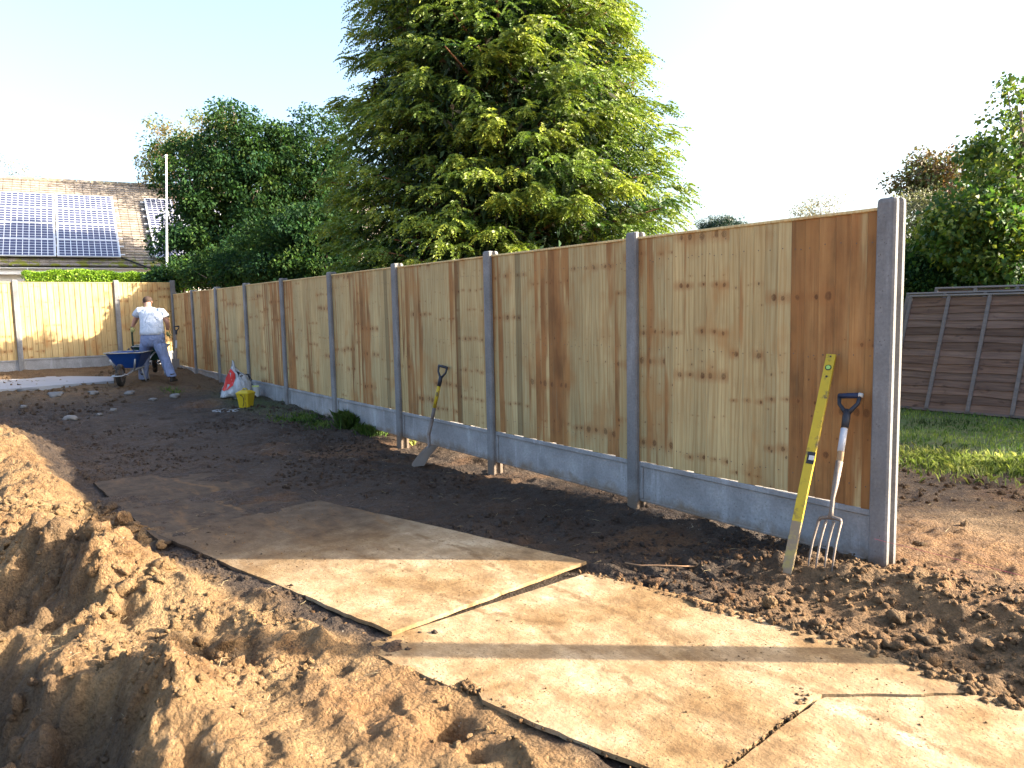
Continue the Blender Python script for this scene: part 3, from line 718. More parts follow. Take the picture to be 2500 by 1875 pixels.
# ================================================================== OLD LAP PANELS leaning in the garden beyond
def mat_old():
    g = G('weathered_brown_boards'); ts = g.sep(g.attr('tone')); n = g.noise(g.map(g.obj, (2.2, 30, 30)), 1, 5)
    c = g.mix(g.ramp(n, [(.3, 0), (.7, 1)]), (.066, .038, .027), (.145, .092, .066))
    grey = g.mix(n, (.105, .10, .10), (.19, .185, .185)); c = g.mix(ts[0], c, grey)
    c = g.mul(c, g.comb(ts[1], ts[1], ts[1]))
    kn = g.math('MULTIPLY', g.ramp(g.noise(g.map(g.obj, (5, 20, 9)), 1, 3), [(.62, 0), (.72, .8)]), g.math('SUBTRACT', 1.0, ts[0])); c = g.mix(kn, c, (.04, .025, .02))
    return g.pbr(c, .85, 0, g.bump(n, .5, .004), .2)
MAT_OLD = mat_old()
def lap_panel(label, base, lean, h, w, seed):
    r = empty('lap_fence_panel', base, R_(3)); tag(r, label, 'fence panel', 'old fence panels leaning in the garden')
    M = Matrix.Rotation(-lean, 4, 'X')
    rr = np.random.default_rng(seed); mb = MB(); nb = 15
    for i in range(nb):
        z0 = .03 + (h - .06) * i / nb; z1 = z0 + (h - .06) / nb + .02
        mb.ct = (rr.uniform(0, .12), rr.uniform(.75, 1.45), 0, 1)
        L = [(w * k / 8, z0 + .009 * math.sin(k * 1.1 + i * 1.7) + rr.uniform(-.005, .005)) for k in range(9)]
        mb.loft([[(x, -.010, zz), (x, .0, zz), (x, .010, z1), (x, .004, z1)] for x, zz in L])
    mb.build('slats', MAT_OLD, r, tone=True, M=M)
    for k, x in enumerate([.0, .50, 1.0, 1.5, w]):
        mb = MB(); mb.ct = (.75, 1.0 if 0 < k < 4 else .9, 0, 1); mb.box((x, -.026, h / 2), (.021, .012, h / 2)); mb.build('batten', MAT_OLD, r, tone=True, M=M)
    mb = MB(); mb.ct = (.85, 1.25, 0, 1); mb.box((w / 2, -.022, h + .010), (w / 2 + .02, .022, .011)); mb.build('top_rail', MAT_OLD, r, tone=True, M=M)
    mb = MB(); mb.ct = (.5, .9, 0, 1); mb.box((w / 2, -.022, .014), (w / 2, .016, .016)); mb.build('bottom_rail', MAT_OLD, r, tone=True, M=M)
    return r
pz = gh(-2.5, 6.3)
lap_panel('front panel of the leaning stack, brown slats facing the fence', (-3.22, 6.26, pz), R_(22), 1.62, 1.86, 1)
lap_panel('middle panel of the leaning stack, only its grey left edge showing', (-3.34, 6.40, pz), R_(22), 1.66, 1.86, 2)
lap_panel('rearmost panel of the leaning stack, its top rail tilted above the rest', (-3.02, 6.56, pz), R_(21), 1.72, 1.86, 3)

# ================================================================== HOUSE
MAT_WHITE = simple('white_render', (.78, .77, .74), .8, var=.05, bump=.2); MAT_UPVC = simple('white_plastic', (.8, .8, .8), .35, var=.03)
MAT_GLASS = G('window_glass').pbr((.10, .12, .14), .08, 0, None, .8)
def mat_tiles():
    g = G('roof_tiles'); ts = g.sep(g.attr('tone')); o = g.obj
    br = g.n('ShaderNodeTexBrick'); g.set(br.inputs['Vector'], g.map(g.comb(g.sep(o)[1], g.sep(o)[2], 0.0), (1, 1, 1)))
    n = g.noise(o, 5, 5); n2 = g.noise(o, 40, 3)
    c = g.ramp(n, [(.3, (.19, .16, .135)), (.6, (.28, .24, .20)), (.8, (.36, .32, .28))])
    c = g.mul(c, g.ramp(n2, [(.3, .7), (.7, 1.25)])); 
    li = g.ramp(g.vor(g.map(o, (1, 1, 1.3)), 7.5), [(.0, 1), (.13, .9), (.18, 0)]); lm = g.math('MULTIPLY', li, g.ramp(g.noise(o, 3, 2), [(.48, 0), (.56, 1)])); c = g.mix(lm, c, (.62, .60, .55))
    moss = g.math('MULTIPLY', g.ramp(g.noise(o, 3.2, 4), [(.46, 0), (.54, 1)]), g.ramp(g.sep(o)[2], [(.0, 0), (.001, 0), (1, 0)]))
    c = g.mix(g.math('MULTIPLY', ts[1], g.ramp(g.noise(o, 4, 4), [(.47, 0), (.55, 1)])), c, (.20, .21, .03))
    c = g.mul(c, g.comb(ts[0], ts[0], ts[0]))
    return g.pbr(c, .9, 0, g.bump(n2, .5, .02), .2)
MAT_TILE = mat_tiles()
HZ = R_(-6.46); house = empty('bungalow', (-23.44, -1.64, 0.0), HZ); tag(house, 'bungalow with a brown tiled roof carrying three banks of solar panels', 'house')
EV = 2.95; PITCH = R_(34.4); SL = 5.5; Y0, Y1 = -14.0, 11.0
up = Vector((-math.cos(PITCH), 0, math.sin(PITCH))); nrm = Vector((math.sin(PITCH), 0, math.cos(PITCH)))
mb = MB(); nc = 34; rr = np.random.default_rng(4)
for i in range(nc):
    a = SL * i / nc; b = SL * (i + 1) / nc + .02; cols = 100
    for j in range(cols):
        y0 = Y0 + (Y1 - Y0) * j / cols; y1 = Y0 + (Y1 - Y0) * (j + 1) / cols - .012
        k = rr.uniform(.85, 1.15); mb.ct = (k, max(0, 1 - i / 4.5), 0, 1); jit = rr.uniform(0, .006)
        p0 = up * a + nrm * (.040 + jit); p1 = up * b + nrm * .012; q0 = up * a + nrm * (.0)
        P = lambda p, y: (p.x, y, EV + p.z)
        mb.add([P(p0, y0), P(p0, y1), P(p1, y1), P(p1, y0), P(q0, y0), P(q0, y1)], [(0, 1, 2, 3), (4, 5, 1, 0)])
mb.ct = (.8, 0, 0, 1)
rx = -SL * math.cos(PITCH); rz = EV + SL * math.sin(PITCH)
roof = mb.build('roof', MAT_TILE, house, tone=True)
mb = MB(); mb.ct = (.8, 0, 0, 1); mb.add([(0, Y0, EV), (0, Y1, EV), (rx, Y1, rz), (rx, Y0, rz), (2 * rx, Y0, EV), (2 * rx, Y1, EV)], [(3, 2, 5, 4), (0, 1, 2, 3)])
mb.build('roof_underlay', MAT_TILE, house, tone=True)
mb = MB(); n_ = 60
for j in range(n_):
    mb.ct = (rr.uniform(.8, 1.1), .3 * rr.uniform(), 0, 1); y0 = Y0 + (Y1 - Y0) * j / n_; y1 = y0 + (Y1 - Y0) / n_ - .015
    mb.loft([[(rx + .13 * math.cos(t), y, rz - .03 + .11 * math.sin(t)) for t in np.linspace(0, math.pi, 7)] for y in (y0, y1)])
mb.build('ridge_tiles', MAT_TILE, roof, tone=True)
mb = MB(); mb.box((-.42, (Y0 + Y1) / 2, EV / 2 - .05), (.12, (Y1 - Y0) / 2 - .3, EV / 2 - .02))
for yy in (Y0 + .3, Y1 - .3):
    mb.add([(-.4, yy, 0), (2 * rx + .4, yy, 0), (2 * rx + .4, yy, EV - .05), (rx, yy, rz - .3), (-.4, yy, EV - .05)], [(0, 1, 2, 3, 4)])
mb.build('wall', MAT_WHITE, house)
mb = MB(); mb.box((-.03, (Y0 + Y1) / 2, EV - .14), (.012, (Y1 - Y0) / 2, .10)); mb.box((-.22, (Y0 + Y1) / 2, EV - .235), (.2, (Y1 - Y0) / 2, .006)); mb.build('fascia', MAT_UPVC, house)
mb = MB(); 
mb.loft([[(.055 + .055 * math.cos(t), y, EV - .045 + .06 * math.sin(t)) for t in np.linspace(math.pi, 2 * math.pi, 8)] + [(.055 + .048 * math.cos(t), y, EV - .045 + .052 * math.sin(t)) for t in np.linspace(2 * math.pi, math.pi, 8)] for y in (Y0, Y1)])
for y in np.arange(Y0 + .4, Y1, 1.6): mb.box((.055, y, EV - .09), (.062, .02, .022))
mb.build('gutter', simple('grey_white_gutter', (.55, .56, .57), .4), house)
def win(y0, y1, z0, z1):
    mb = MB(); cy = (y0 + y1) / 2; cz = (z0 + z1) / 2
    for s in (-1, 1): mb.box((-.28, cy + s * ((y1 - y0) / 2 - .035), cz), (.025, .035, (z1 - z0) / 2)); mb.box((-.28, cy, cz + s * ((z1 - z0) / 2 - .035)), (.026, (y1 - y0) / 2 - .07, .035))
    mb.box((-.28, cy, z1 - .42), (.02, (y1 - y0) / 2 - .07, .02)); w = mb.build('window', MAT_UPVC, house)
    mb = MB(); mb.box((-.285, cy, cz), (.008, (y1 - y0) / 2 - .06, (z1 - z0) / 2 - .06)); mb.build('pane', MAT_GLASS, w)
win(-4.2, -1.75, 1.1, 2.62); win(2.0, 3.6, 1.1, 2.62)
def mat_pv():
    g = G('solar_cells'); s = g.sep(g.obj)
    def line(v, n, w): f = g.math('FRACT', g.math('MULTIPLY', v, n)); return g.math('LESS_THAN', g.math('ABSOLUTE', g.math('SUBTRACT', f, .5)), .5 - w)
    a = line(s[1], 10 / 1.56, .055); b = line(s[0], 6 / .91, .055); cell = g.math('MULTIPLY', a, b)
    c = g.mix(cell, (.62, .64, .68), g.mix(g.noise(g.obj, 2, 2), (.035, .042, .085), (.055, .06, .11)))
    return g.pbr(c, .12, 0, None, .6)
MAT_PV = mat_pv(); MAT_ALU = simple('aluminium', (.75, .76, .78), .35, .4, var=.05)
Mr = Matrix(((up.x, 0, nrm.x), (0, 1, 0), (up.z, 0, nrm.z))).to_4x4()     # local x upslope, y along eave
def module(y, s):
    r = MB(); w, h, t = .825, .48, .018
    for k in (-1, 1): r.box((0, k * (w - .014), 0), (h, .014, t)); r.box((k * (h - .014), 0, 0), (.014, w - .028, t))
    M = Matrix.Translation(Vector((0, 0, EV)) + up * s + nrm * .16 + Vector((0, y, 0))) @ Mr
    f = r.build('solar_panel', MAT_ALU, house); f.matrix_local = M
    r = MB(); r.box((0, 0, .004), (h - .02, w - .02, .008)); r.build('cells', MAT_PV, f)
    return f
# position of the banks along the eave: worked from where their corners stand on the slope
HM = Matrix.Translation((-23.44, -1.64, 0)) @ Matrix.Rotation(HZ, 4, 'Z'); HI = HM.inverted()
def eave_y(sx, sy):                       # survey point -> y along the eave and distance up the slope
    o = HI @ Vector(CP); d = (HI.to_3x3() @ Vector(ray(sx * DS, sy * DS))); e = Vector((0, 0, EV)) + nrm * .16
    t = (e - o).dot(nrm) / d.dot(nrm); p = o + d * t; return p.y, (p - Vector((0, 0, EV))).dot(up)
yL, sT = eave_y(10, 420); yM, _ = eave_y(130, 425); yR, sB = eave_y(262, 556); yC, sB3 = eave_y(338, 560)
modh = .985
for bank_y, ncol in ((yR - .83, 3), (yC + .83 + 1.67 * 2, 3)):
    for c_ in range(ncol):
        for r_ in range(4): module(bank_y - 1.68 * c_, sB + .49 + modh * r_)
mb = MB()
for bank in ((yR - 3 * 1.68, yR + .12), (yC - .14, yC + 1.67 * 3)):
    for k in range(8):
        s = sB + .22 + .5 * k; M = Matrix.Translation(Vector((0, 0, EV)) + up * s + nrm * .11) @ Mr
        mb.box(M @ Vector((0, (bank[0] + bank[1]) / 2, 0)), (.02, (bank[1] - bank[0]) / 2, .02), M=M.to_3x3())
mb.build('mounting_rail', MAT_ALU, house)
shadow_mb = MB(); pts = []  # dark strip on the roof standing in for an overhead wire's shadow
for sx, sy in ((-20, 455), (75, 472), (135, 500), (200, 525), (262, 550), (310, 568), (350, 583)):
    y, s = eave_y(sx, sy); p = Vector((0, y, EV)) + up * s + nrm * .06; pts.append(p)
shadow_mb.tube(pts, .022, 6); shadow_mb.build('wire_shadow', simple('wire_shadow_black', (.015, .015, .018), .5), house)

# white mast, hedge beyond the far fence, little gabled shed
pb = far(363, 640, 19.0); pt = far(359, 338, 19.3)
mb = MB(); gz0 = .35; mb.tube([(pb[0], pb[1], gz0), (pb[0], pb[1], 2.4), (pt[0], pt[1], pt[2])], [.030, .027, .018], 10); mb.box((pt[0], pt[1], pt[2] + .02), (.03, .03, .02), bev=.005); mb.tube([(pb[0], pb[1], gz0), (pb[0], pb[1], gz0 + .1)], [.08, .08], 10)
tag(mb.build('mast', MAT_UPVC, smooth=False), 'slim white mast rising beside the leafy tree in front of the roof', 'pole')
sh = far(453, 603, 27.0)
shed = empty('garden_shed', (sh[0], sh[1], 0), R_(40)); tag(shed, 'small pale shed gable with brown barge boards behind the fence corner', 'shed')
mb = MB(); w_ = .52; zt = sh[2]; mb.loft([[(-w_, y, 0), (w_, y, 0), (w_, y, zt - .62), (0, y, zt - .06), (-w_, y, zt - .62)] for y in (-.5, 1.0)]); mb.build('wall', MAT_WHITE, shed, M=Matrix.Rotation(R_(90), 4, 'Z') @ Matrix.Rotation(0, 4, 'Z'))
mb = MB()
for s in (-1, 1): mb.add([(0, -.6, zt), (s * .72, -.6, zt - .74), (s * .72, 1.1, zt - .74), (0, 1.1, zt), (0, -.6, zt - .06), (s * .70, -.6, zt - .82), (s * .70, 1.1, zt - .82), (0, 1.1, zt - .06)], [(0, 1, 2, 3), (4, 7, 6, 5), (0, 4, 5, 1), (3, 2, 6, 7), (1, 5, 6, 2)])
mb.build('roof', simple('brown_felt', (.16, .10, .07), .9), shed, M=Matrix.Rotation(R_(90), 4, 'Z'))
# ================================================================== TOOLS against the fence
M_YEL = simple('yellow_paint', (.44, .31, .02), .5, var=.12, sc=20, dirt=((.10, .065, .035), .545)); M_YELM = simple('muddy_yellow', (.30, .23, .08), .7, var=.3, sc=25, dirt=((.22, .16, .10), .42))
M_BLKPL = simple('black_plastic', (.025, .027, .035), .45, var=.3, dirt=((.10, .08, .06), .62)); M_WORN = simple('worn_white', (.50, .48, .44), .6)
M_ASH = simple('ash_shaft', (.28, .19, .11), .6, sc=18, dirt=((.20, .14, .09), .60)); M_STEEL = simple('muddy_steel', (.17, .14, .12), .55, .35, var=.35, sc=20, bump=.3, dirt=((.13, .085, .05), .55))
M_LAB = simple('paper_label', (.42, .43, .46), .6, var=.1, dirt=((.3, .28, .26), .62)); M_VIAL = simple('vial_green', (.30, .50, .12), .2); M_BLK = simple('black_trim', (.02, .02, .02), .5)
def frame(base, top, facing=(0, -1, 0)):
    """local z from base to top, local -y towards `facing`"""
    z = (Vector(top) - Vector(base)).normalized(); y = -(Vector(facing) - z * Vector(facing).dot(z)).normalized(); x = y.cross(z)
    return Matrix(((x.x, y.x, z.x, base[0]), (x.y, y.y, z.y, base[1]), (x.z, y.z, z.z, base[2]), (0, 0, 0, 1)))
# spirit level
b = sitpt(1700, 1234); t = ony(1796, 767, -.005)
r = empty('spirit_level'); r.matrix_world = frame(b, t, (.35, -1, 0)); L = (Vector(t) - b).length
tag(r, 'long yellow mud-scraped spirit level leaning on the brown boards of the fence', 'spirit level')
mb = MB()
mb.loft([[(x, y, z) for x, y in ((-.024, -.0125), (.024, -.0125), (.026, -.010), (.026, .010), (.024, .0125), (-.024, .0125), (-.026, .010), (-.026, -.010))] for z in (.27, L)])
mb.build('body', M_YEL, r)
mb = MB(); mb.loft([[(x * 1.003, y * 1.003, z) for x, y in ((-.024, -.0125), (.024, -.0125), (.026, -.010), (.026, .010), (.024, .0125), (-.024, .0125), (-.026, .010), (-.026, -.010))] for z in (-.04, .27)]); mb.build('muddy_end', M_YELM, r)
mb = MB(); mb.tube([(0, -.0118, L - .085), (0, -.0150, L - .085)], .017, 16); v = mb.build('end_vial', M_BLK, r); mb = MB(); mb.tube([(0, -.0152, L - .085), (0, -.0165, L - .085)], .0125, 12); mb.build('glass', M_VIAL, v)
mb = MB(); mb.box((.006, -.0135, L * .50), (.020, .002, .034)); v = mb.build('centre_vial', M_BLK, r); mb = MB(); mb.box((.009, -.0160, L * .50), (.013, .0015, .013)); mb.build('glass', M_WORN, v)
mb = MB(); mb.tube([(0, -.0118, L - .015), (0, -.0140, L - .015)], .005, 10); mb.tube([(0, -.0118, L - .14), (0, -.0140, L - .14)], .006, 10); mb.build('screw', M_BLK, r)

def d_handle(mb, z, w=.058, h=.115, r_=.0125):
    """D grip: forked strap and cross bar; z is where the fork leaves the shaft"""
    for s in (-1, 1):
        mb.tube([(s * .006, 0, z), (s * w * .45, 0, z + h * .22), (s * w * .88, 0, z + h * .5), (s * w, 0, z + h * .95)], [r_ * 1.15, r_ * .95, r_ * .85, r_ * .9], 8, flat=1.0)
    mb.tube([(0, 0, z - .09), (0, 0, z - .03), (0, 0, z + .02)], [.020, .022, .019], 10)
# garden fork
b = sitpt(1778, 1224); t = ony(1836, 852, -.01)
r = empty('garden_fork'); r.matrix_world = frame(b, t, (.15, -1, 0)); L = (Vector(t) - b).length
tag(r, 'four-tined garden fork with a dark D-shaped grip leaning on the fence beside the level', 'garden fork')
mb = MB()
for k, x in enumerate((-.060, -.021, .021, .060)):
    sh_ = .245; bow = lambda z: -.035 * math.sin(min(1, max(0, z / .26)) * math.pi) * .6 - .0
    mb.tube([(x * 1.06, -.030, -.05), (x * 1.04, -.034, .04), (x * 1.02, -.030, .12), (x, -.014, .20), (x, -.004, sh_)], [.0028, .0060, .0068, .0070, .0075], 6)
mb.tube([(-.060, -.004, .240), (-.053, -.002, .256), (-.026, 0, .262), (0, 0, .268), (.026, 0, .262), (.053, -.002, .256), (.060, -.004, .240)], [.0080, .0095, .010, .013, .010, .0095, .0080], 8)
mb.build('tines', M_STEEL, r, smooth=True)
mb = MB(); mb.tube([(0, 0, .255), (0, -.004, .30), (0, -.012, .37), (0, -.006, .45), (0, 0, .58)], [.015, .0115, .012, .017, .0195], 10); mb.build('socket', M_STEEL, r, smooth=True)
mb = MB(); mb.tube([(0, 0, .50), (0, 0, .70), (0, 0, L - .15)], [.0170, .0175, .0180], 12); mb.build('shaft', M_ASH, r, smooth=True)
mb = MB(); mb.tube([(-.001, -.001, L - .345), (-.001, -.001, L - .21)], .0186, 12); mb.build('label', M_LAB, r, smooth=True)
mb = MB(); d_handle(mb, L - .115); mb.build('grip', M_BLKPL, r, smooth=True)
mb = MB(); mb.tube([(-.060, 0, L - .008), (.052, 0, L - .008)], [.0155, .0155], 12); mb.build('crossbar', simple('navy_rubber', (.02, .03, .07), .5), r, smooth=True)
mb = MB(); mb.tube([(.052, 0, L - .008), (.072, 0, L - .008)], [.0158, .012], 12); mb.build('end_cap', M_WORN, r, smooth=True)

# square-mouth shovel
t = Vector(ony(957, 792, -.01)); tip = sitpt(898, 1006); sock = Vector(ony(926, 940, -.16))
r = empty('shovel', tip); tag(r, 'muddy square-mouth shovel with a part yellow shaft leaning on the fence', 'shovel')
ti = -tip
bt = Vector(ony(928, 962, -.20)); ax = (bt - tip).normalized(); side = Vector((1, -.05, 0)); side = (side - ax * side.dot(ax)).normalized(); nn = ax.cross(side)
mb = MB(); Lb = (bt - tip).length; rows = []
for i in range(9):
    f = i / 8; row = []
    for j in range(9):
        u = j / 8 * 2 - 1; lift = .030 * abs(u) ** 3 * (0.3 + .7 * f) - .022 * math.sin(f * math.pi) * .5
        row.append(ax * (Lb * f) + side * (u * (.118 - .012 * f)) - nn * lift * (-1 if nn.y > 0 else 1) )
    rows.append(row)
mb.loft([rw + [p + nn * .004 for p in reversed(rw)] for rw in rows]); mb.build('blade', simple('muddy_blade', (.12, .09, .065), .7, .2, var=.35, sc=9, dirt=((.13, .09, .06), .5)), r)
mb = MB(); mb.tube([ax * (Lb * .80), ax * (Lb * .97), (sock - tip), (sock - tip).lerp(t - tip, .24)], [.012, .017, .019, .021], 8); mb.build('socket', M_STEEL, r, smooth=True)
s0, s1 = sock - tip, t - tip
mb = MB(); mb.tube([s0.lerp(s1, .18), s0.lerp(s1, .40)], .0185, 10); mb.build('bare_shaft', simple('greyed_shaft', (.13, .11, .10), .7), r, smooth=True)
mb = MB(); mb.tube([s0.lerp(s1, .40), s0.lerp(s1, .75)], .0190, 10); mb.build('shaft', M_YEL, r, smooth=True)
mb = MB(); d_handle(mb, 0); mb.tube([(-.062, 0, .115), (0, 0, .118), (.062, 0, .115)], [.014, .015, .014], 10)
mb.build('grip', M_BLKPL, r, smooth=True, M=Matrix.Translation(s0.lerp(s1, .84)) @ frame((0, 0, 0), s1 - s0, (.3, -1, 0)))

# ================================================================== bag, yellow box and bits by the fence
def at(sx, sy): return sitpt(sx, sy)
ANG = math.atan2(CR[0][1], CR[0][0])
bg_ = at(505, 862); M_BAG = simple('white_woven_plastic', (.42, .45, .48), .5, var=.12, sc=7, crease=.06)
bag = empty('rubble_sack', bg_, ANG); tag(bag, 'crumpled white plastic sack with a red band propped against the fence', 'sack')
k = 1 / 143.0 * DS           # metres per displayed pixel at the sack
def bagpt(x, y): return ((475 + (x - 475) * .84 - 505) * k, (862 - y) * k)
sil = [(475, 858, 480, 858), (478, 850, 530, 862), (484, 838, 549, 858), (492, 824, 552, 845), (498, 812, 548, 828), (504, 800, 540, 816), (507, 792, 525, 806), (509, 785, 516, 797), (510, 780, 513, 786)]
rings = []
nbv = 28
for i, (xl, yl, xr, yr) in enumerate(sil):
    (ax_, az), (bx_, bz) = bagpt(xl, yl), bagpt(xr, yr); ring = []
    th = [.05, .17, .19, .17, .14, .10, .06, .03, .012][i]
    for j in range(nbv):
        a = 2 * math.pi * j / nbv; u = .5 - .5 * math.cos(a); cr_ = 1 + .16 * math.sin(5 * a + i * 1.3) + .1 * math.sin(11 * a + i * 2.2)
        ring.append((ax_ + (bx_ - ax_) * u, -math.sin(a) * th * cr_ + .05, max(.0, az + (bz - az) * u)))
    rings.append(ring)
for i_, rg in enumerate(rings):
    for j_, p_ in enumerate(rg):
        n_ = .055 * (1 if 0 < i_ < 6 else .3) * math.sin(i_ * 2.1 + j_ * .9) * math.sin(j_ * 1.7 + i_ * .8); rg[j_] = (p_[0] + n_ * .35, p_[1] + n_, max(0, p_[2] + n_ * .3 * (i_ > 0)))
mb = MB(); mb.loft(rings); o = mb.build('sack_body', M_BAG, bag, smooth=True)
# red band printed as its own patch following the front surface
mb = MB(); 
def surf(i, u, off=.016):
    i0 = int(i); f = i - i0; i1 = min(i0 + 1, len(rings) - 1); a = math.acos(1 - 2 * u); j = a / (2 * math.pi) * nbv; j0 = int(j); g_ = j - j0
    P = lambda r_, jj: Vector(rings[r_][jj % nbv])
    p = (P(i0, j0).lerp(P(i0, j0 + 1), g_)).lerp(P(i1, j0).lerp(P(i1, j0 + 1), g_), f); return p + Vector((-.35 * off, -off, .2 * off))
def band(pts):
    rws = []
    for i, u0, u1 in pts: rws.append([surf(i, u0 + (u1 - u0) * j / 6) for j in range(7)])
    mb.loft(rws, cap=False, closed=False)
band([(1.6, .02, .12), (2.2, .05, .30), (3.0, .06, .42), (4.0, .03, .45), (5.0, .02, .5), (5.6, .02, .35)])
mb.build('red_band', simple('red_print', (.55, .035, .03), .5), bag, smooth=True)

yb = at(532, 880); M_YB = simple('yellow_plastic', (.45, .33, .015), .4, var=.08, dirt=((.25, .17, .05), .66))
yc = empty('yellow_container', yb, ANG - .25); yc.scale = (.86,) * 3; tag(yc, 'dirty yellow plastic container with a lid standing in front of the white sack', 'container')
k2 = 1 / 160.0 * 1.0
mb = MB(); ring = lambda hx, hy, z: [(-hx + .01, -hy, z), (hx - .01, -hy, z), (hx, -hy + .01, z), (hx, hy - .01, z), (hx - .01, hy, z), (-hx + .01, hy, z), (-hx, hy - .01, z), (-hx, -hy + .01, z)]
mb.loft([ring(.092, .09, 0), ring(.105, .10, .12), ring(.124, .118, .25)]); mb.build('tub', M_YB, yc)
mb = MB(); mb.loft([ring(.130, .125, .250), ring(.130, .125, .268), ring(.09, .09, .30), ring(.07, .03, .315)]); mb.build('lid', M_YB, yc)
mb = MB(); mb.tube([(-.05, 0, .30), (-.03, -.02, .345), (.03, -.02, .345), (.05, 0, .30)], .010, 6); mb.build('handle', M_YB, yc, smooth=True)
mb = MB(); mb.tube([(-.02, -.112, .23), (.028, -.116, .19), (.03, -.108, .10), (.0, -.102, .03)], .005, 5); mb.box((-.02, -.118, .235), (.014, .004, .008)); mb.build('hose', M_BLK, yc)
mb = MB(); 
for zz in (.06, .2): mb.box((.06, -.103 - zz * .08, zz), (.006, .004, .05))
mb.build('rib', simple('dark_yellow', (.30, .20, .02), .5), yc)

p = at(503, 858); cy = empty('plastic_bottle', p, ANG + .1); tag(cy, 'dark teal plastic canister lying under the white sack', 'canister')
mb = MB(); mb.tube([(-.17, -.05, .075), (-.155, -.05, .075), (.12, -.02, .075), (.15, -.02, .075)], [.052, .072, .072, .05], 16); mb.build('barrel', simple('teal_plastic', (.05, .10, .12), .4), cy, smooth=False)
mb = MB(); mb.tube([(-.195, -.05, .075), (-.165, -.05, .075)], [.026, .030], 12); mb.build('cap', M_BLKPL, cy)
p = at(532, 858); fr = empty('garden_sprayer', (p[0], p[1], p[2]), ANG); tag(fr, 'black square handle of a sprayer standing behind the yellow container', 'sprayer')
mb = MB(); 
for a, b_ in (((-.075, 0, .22), (-.075, 0, .39)), ((-.075, 0, .39), (.06, 0, .39)), ((.06, 0, .39), (.065, 0, .22)), ((-.075, 0, .22), (.065, 0, .22))): mb.tube([a, b_], .013, 6)
mb.build('handle', M_BLKPL, fr)
mb = MB(); mb.tube([(0, .02, 0), (0, .02, .02), (0, .02, .19), (0, .02, .22)], [.05, .07, .07, .03], 12); mb.build('tank', simple('dark_grey_tank', (.06, .065, .07), .5), fr)
mb = MB(); mb.tube([(.07, 0, .36), (.10, .02, .30), (.07, 0, .24), (.12, .03, .20)], .009, 6); mb.build('hose', M_BLKPL, fr, smooth=True)
p = at(553, 858); tb = empty('white_tub', p, ANG); tag(tb, 'small white tub with a yellow-green sponge on it at the foot of the fence', 'tub')
mb = MB(); mb.tube([(0, 0, 0), (0, 0, .15)], [.055, .075], 14); mb.tube([(0, 0, .15), (0, 0, .158)], [.078, .078], 14); mb.build('pot', simple('dull_white_plastic', (.5, .52, .5), .5), tb)
mb = MB(); mb.box((0, 0, .172), (.055, .035, .015), bev=.006)
sp = mb.build('sponge', simple('sponge', (.45, .50, .20), .9), None); sp.location = (p[0], p[1], p[2] + .0); sp.rotation_euler = (0, 0, ANG + .4); tag(sp, 'yellow-green sponge lying on top of the small white tub', 'sponge')
# coil of light wire on the mud
p = at(490, 888); mb = MB(); rr = np.random.default_rng(3); pts = []
for i in range(70):
    a = i * .42; R2 = .14 + .05 * math.sin(i * .7) + .02 * rr.normal(); pts.append((p[0] + 1.4 * R2 * math.cos(a), p[1] + R2 * math.sin(a), p[2] + .012 + .010 * rr.uniform()))
mb.tube(pts, .0035, 4); tag(mb.build('wire_coil', simple('grey_wire', (.30, .32, .34), .5)), 'loose coil of grey wire on the mud near the yellow container', 'wire')
# root lying on the heap at the end of the shade
p = [sitpt(x, y) + Vector((0, 0, .012)) for x, y in ((1350, 1220), (1385, 1226), (1420, 1226), (1460, 1227), (1500, 1228))]
mb = MB(); mb.tube(p, .0045, 5); tag(mb.build('root', simple('pale_root', (.33, .19, .10), .8), smooth=True), 'thin pale root lying on the earth at the edge of the shade', 'root')

# ================================================================== slab and rubble
def slab_poly():
    pts = [(-60, 817), (60, 812), (150, 811), (245, 812), (246, 821), (180, 826), (100, 832), (0, 840), (-60, 844)]
    return [tuple(onz(x, y, .275)[:2]) for x, y in pts]
mb = MB(); pl = slab_poly(); mb.prism(pl, .05, .262)
tag(mb.build('concrete_slab', simple('pale_slab', (.27, .28, .295), .8, var=.15, sc=3, bump=.2, dirt=((.25, .22, .19), .64))), 'pale concrete base slab laid in front of the far fence', 'concrete slab')
M_RUB = simple('rubble_concrete', (.16, .155, .15), .9, var=.3, sc=9, bump=.5, dirt=((.16, .12, .09), .60))
STN = [(122, 858, 14, 9, 'largest broken lump of grey concrete, on the mud below the slab'), (152, 908, 13, 8, 'pale angular stone lying alone nearest the viewer'), (202, 851, 10, 5, 'flat pale stone in front of the slab'),
       (280, 852, 9, 5, 'flat grey stone below the barrow wheel'), (378, 857, 10, 6, 'grey stone to the right of the barrow near the grass'), (245, 888, 7, 4, 'small stone on the dark ledge'), (60, 845, 20, 5, 'long broken slab edge at the far left'), (215, 897, 6, 3, 'smallest chip of concrete below the ledge'),
       (330, 860, 7, 4, 'low stone between two larger ones'), (52, 885, 7, 4, 'stone at the far left edge of the shaded mud')]
for i, (sx, sy, w, h, lb) in enumerate(STN):
    p = sitpt(sx, sy); dist = (Vector(p) - Vector(CP)).length; s = dist / FPX * DS; v, f = ico(3, 20 + i, .42); v = v * np.array([w * s * .95, w * s * .7, h * s * 1.25]); 
    a = ANG + rng.uniform(-.3, .3); Rz = np.array([[math.cos(a), -math.sin(a), 0], [math.sin(a), math.cos(a), 0], [0, 0, 1]]); v = v @ Rz.T
    v[:, 2] = np.clip(v[:, 2], -h * s, h * s * .75)
    o = mesh_obj('rubble_stone', v, f, M_RUB, loc=(p[0], p[1], p[2] + h * s * .4)); tag(o, lb, 'stone', 'broken stones and concrete lying on the mud')
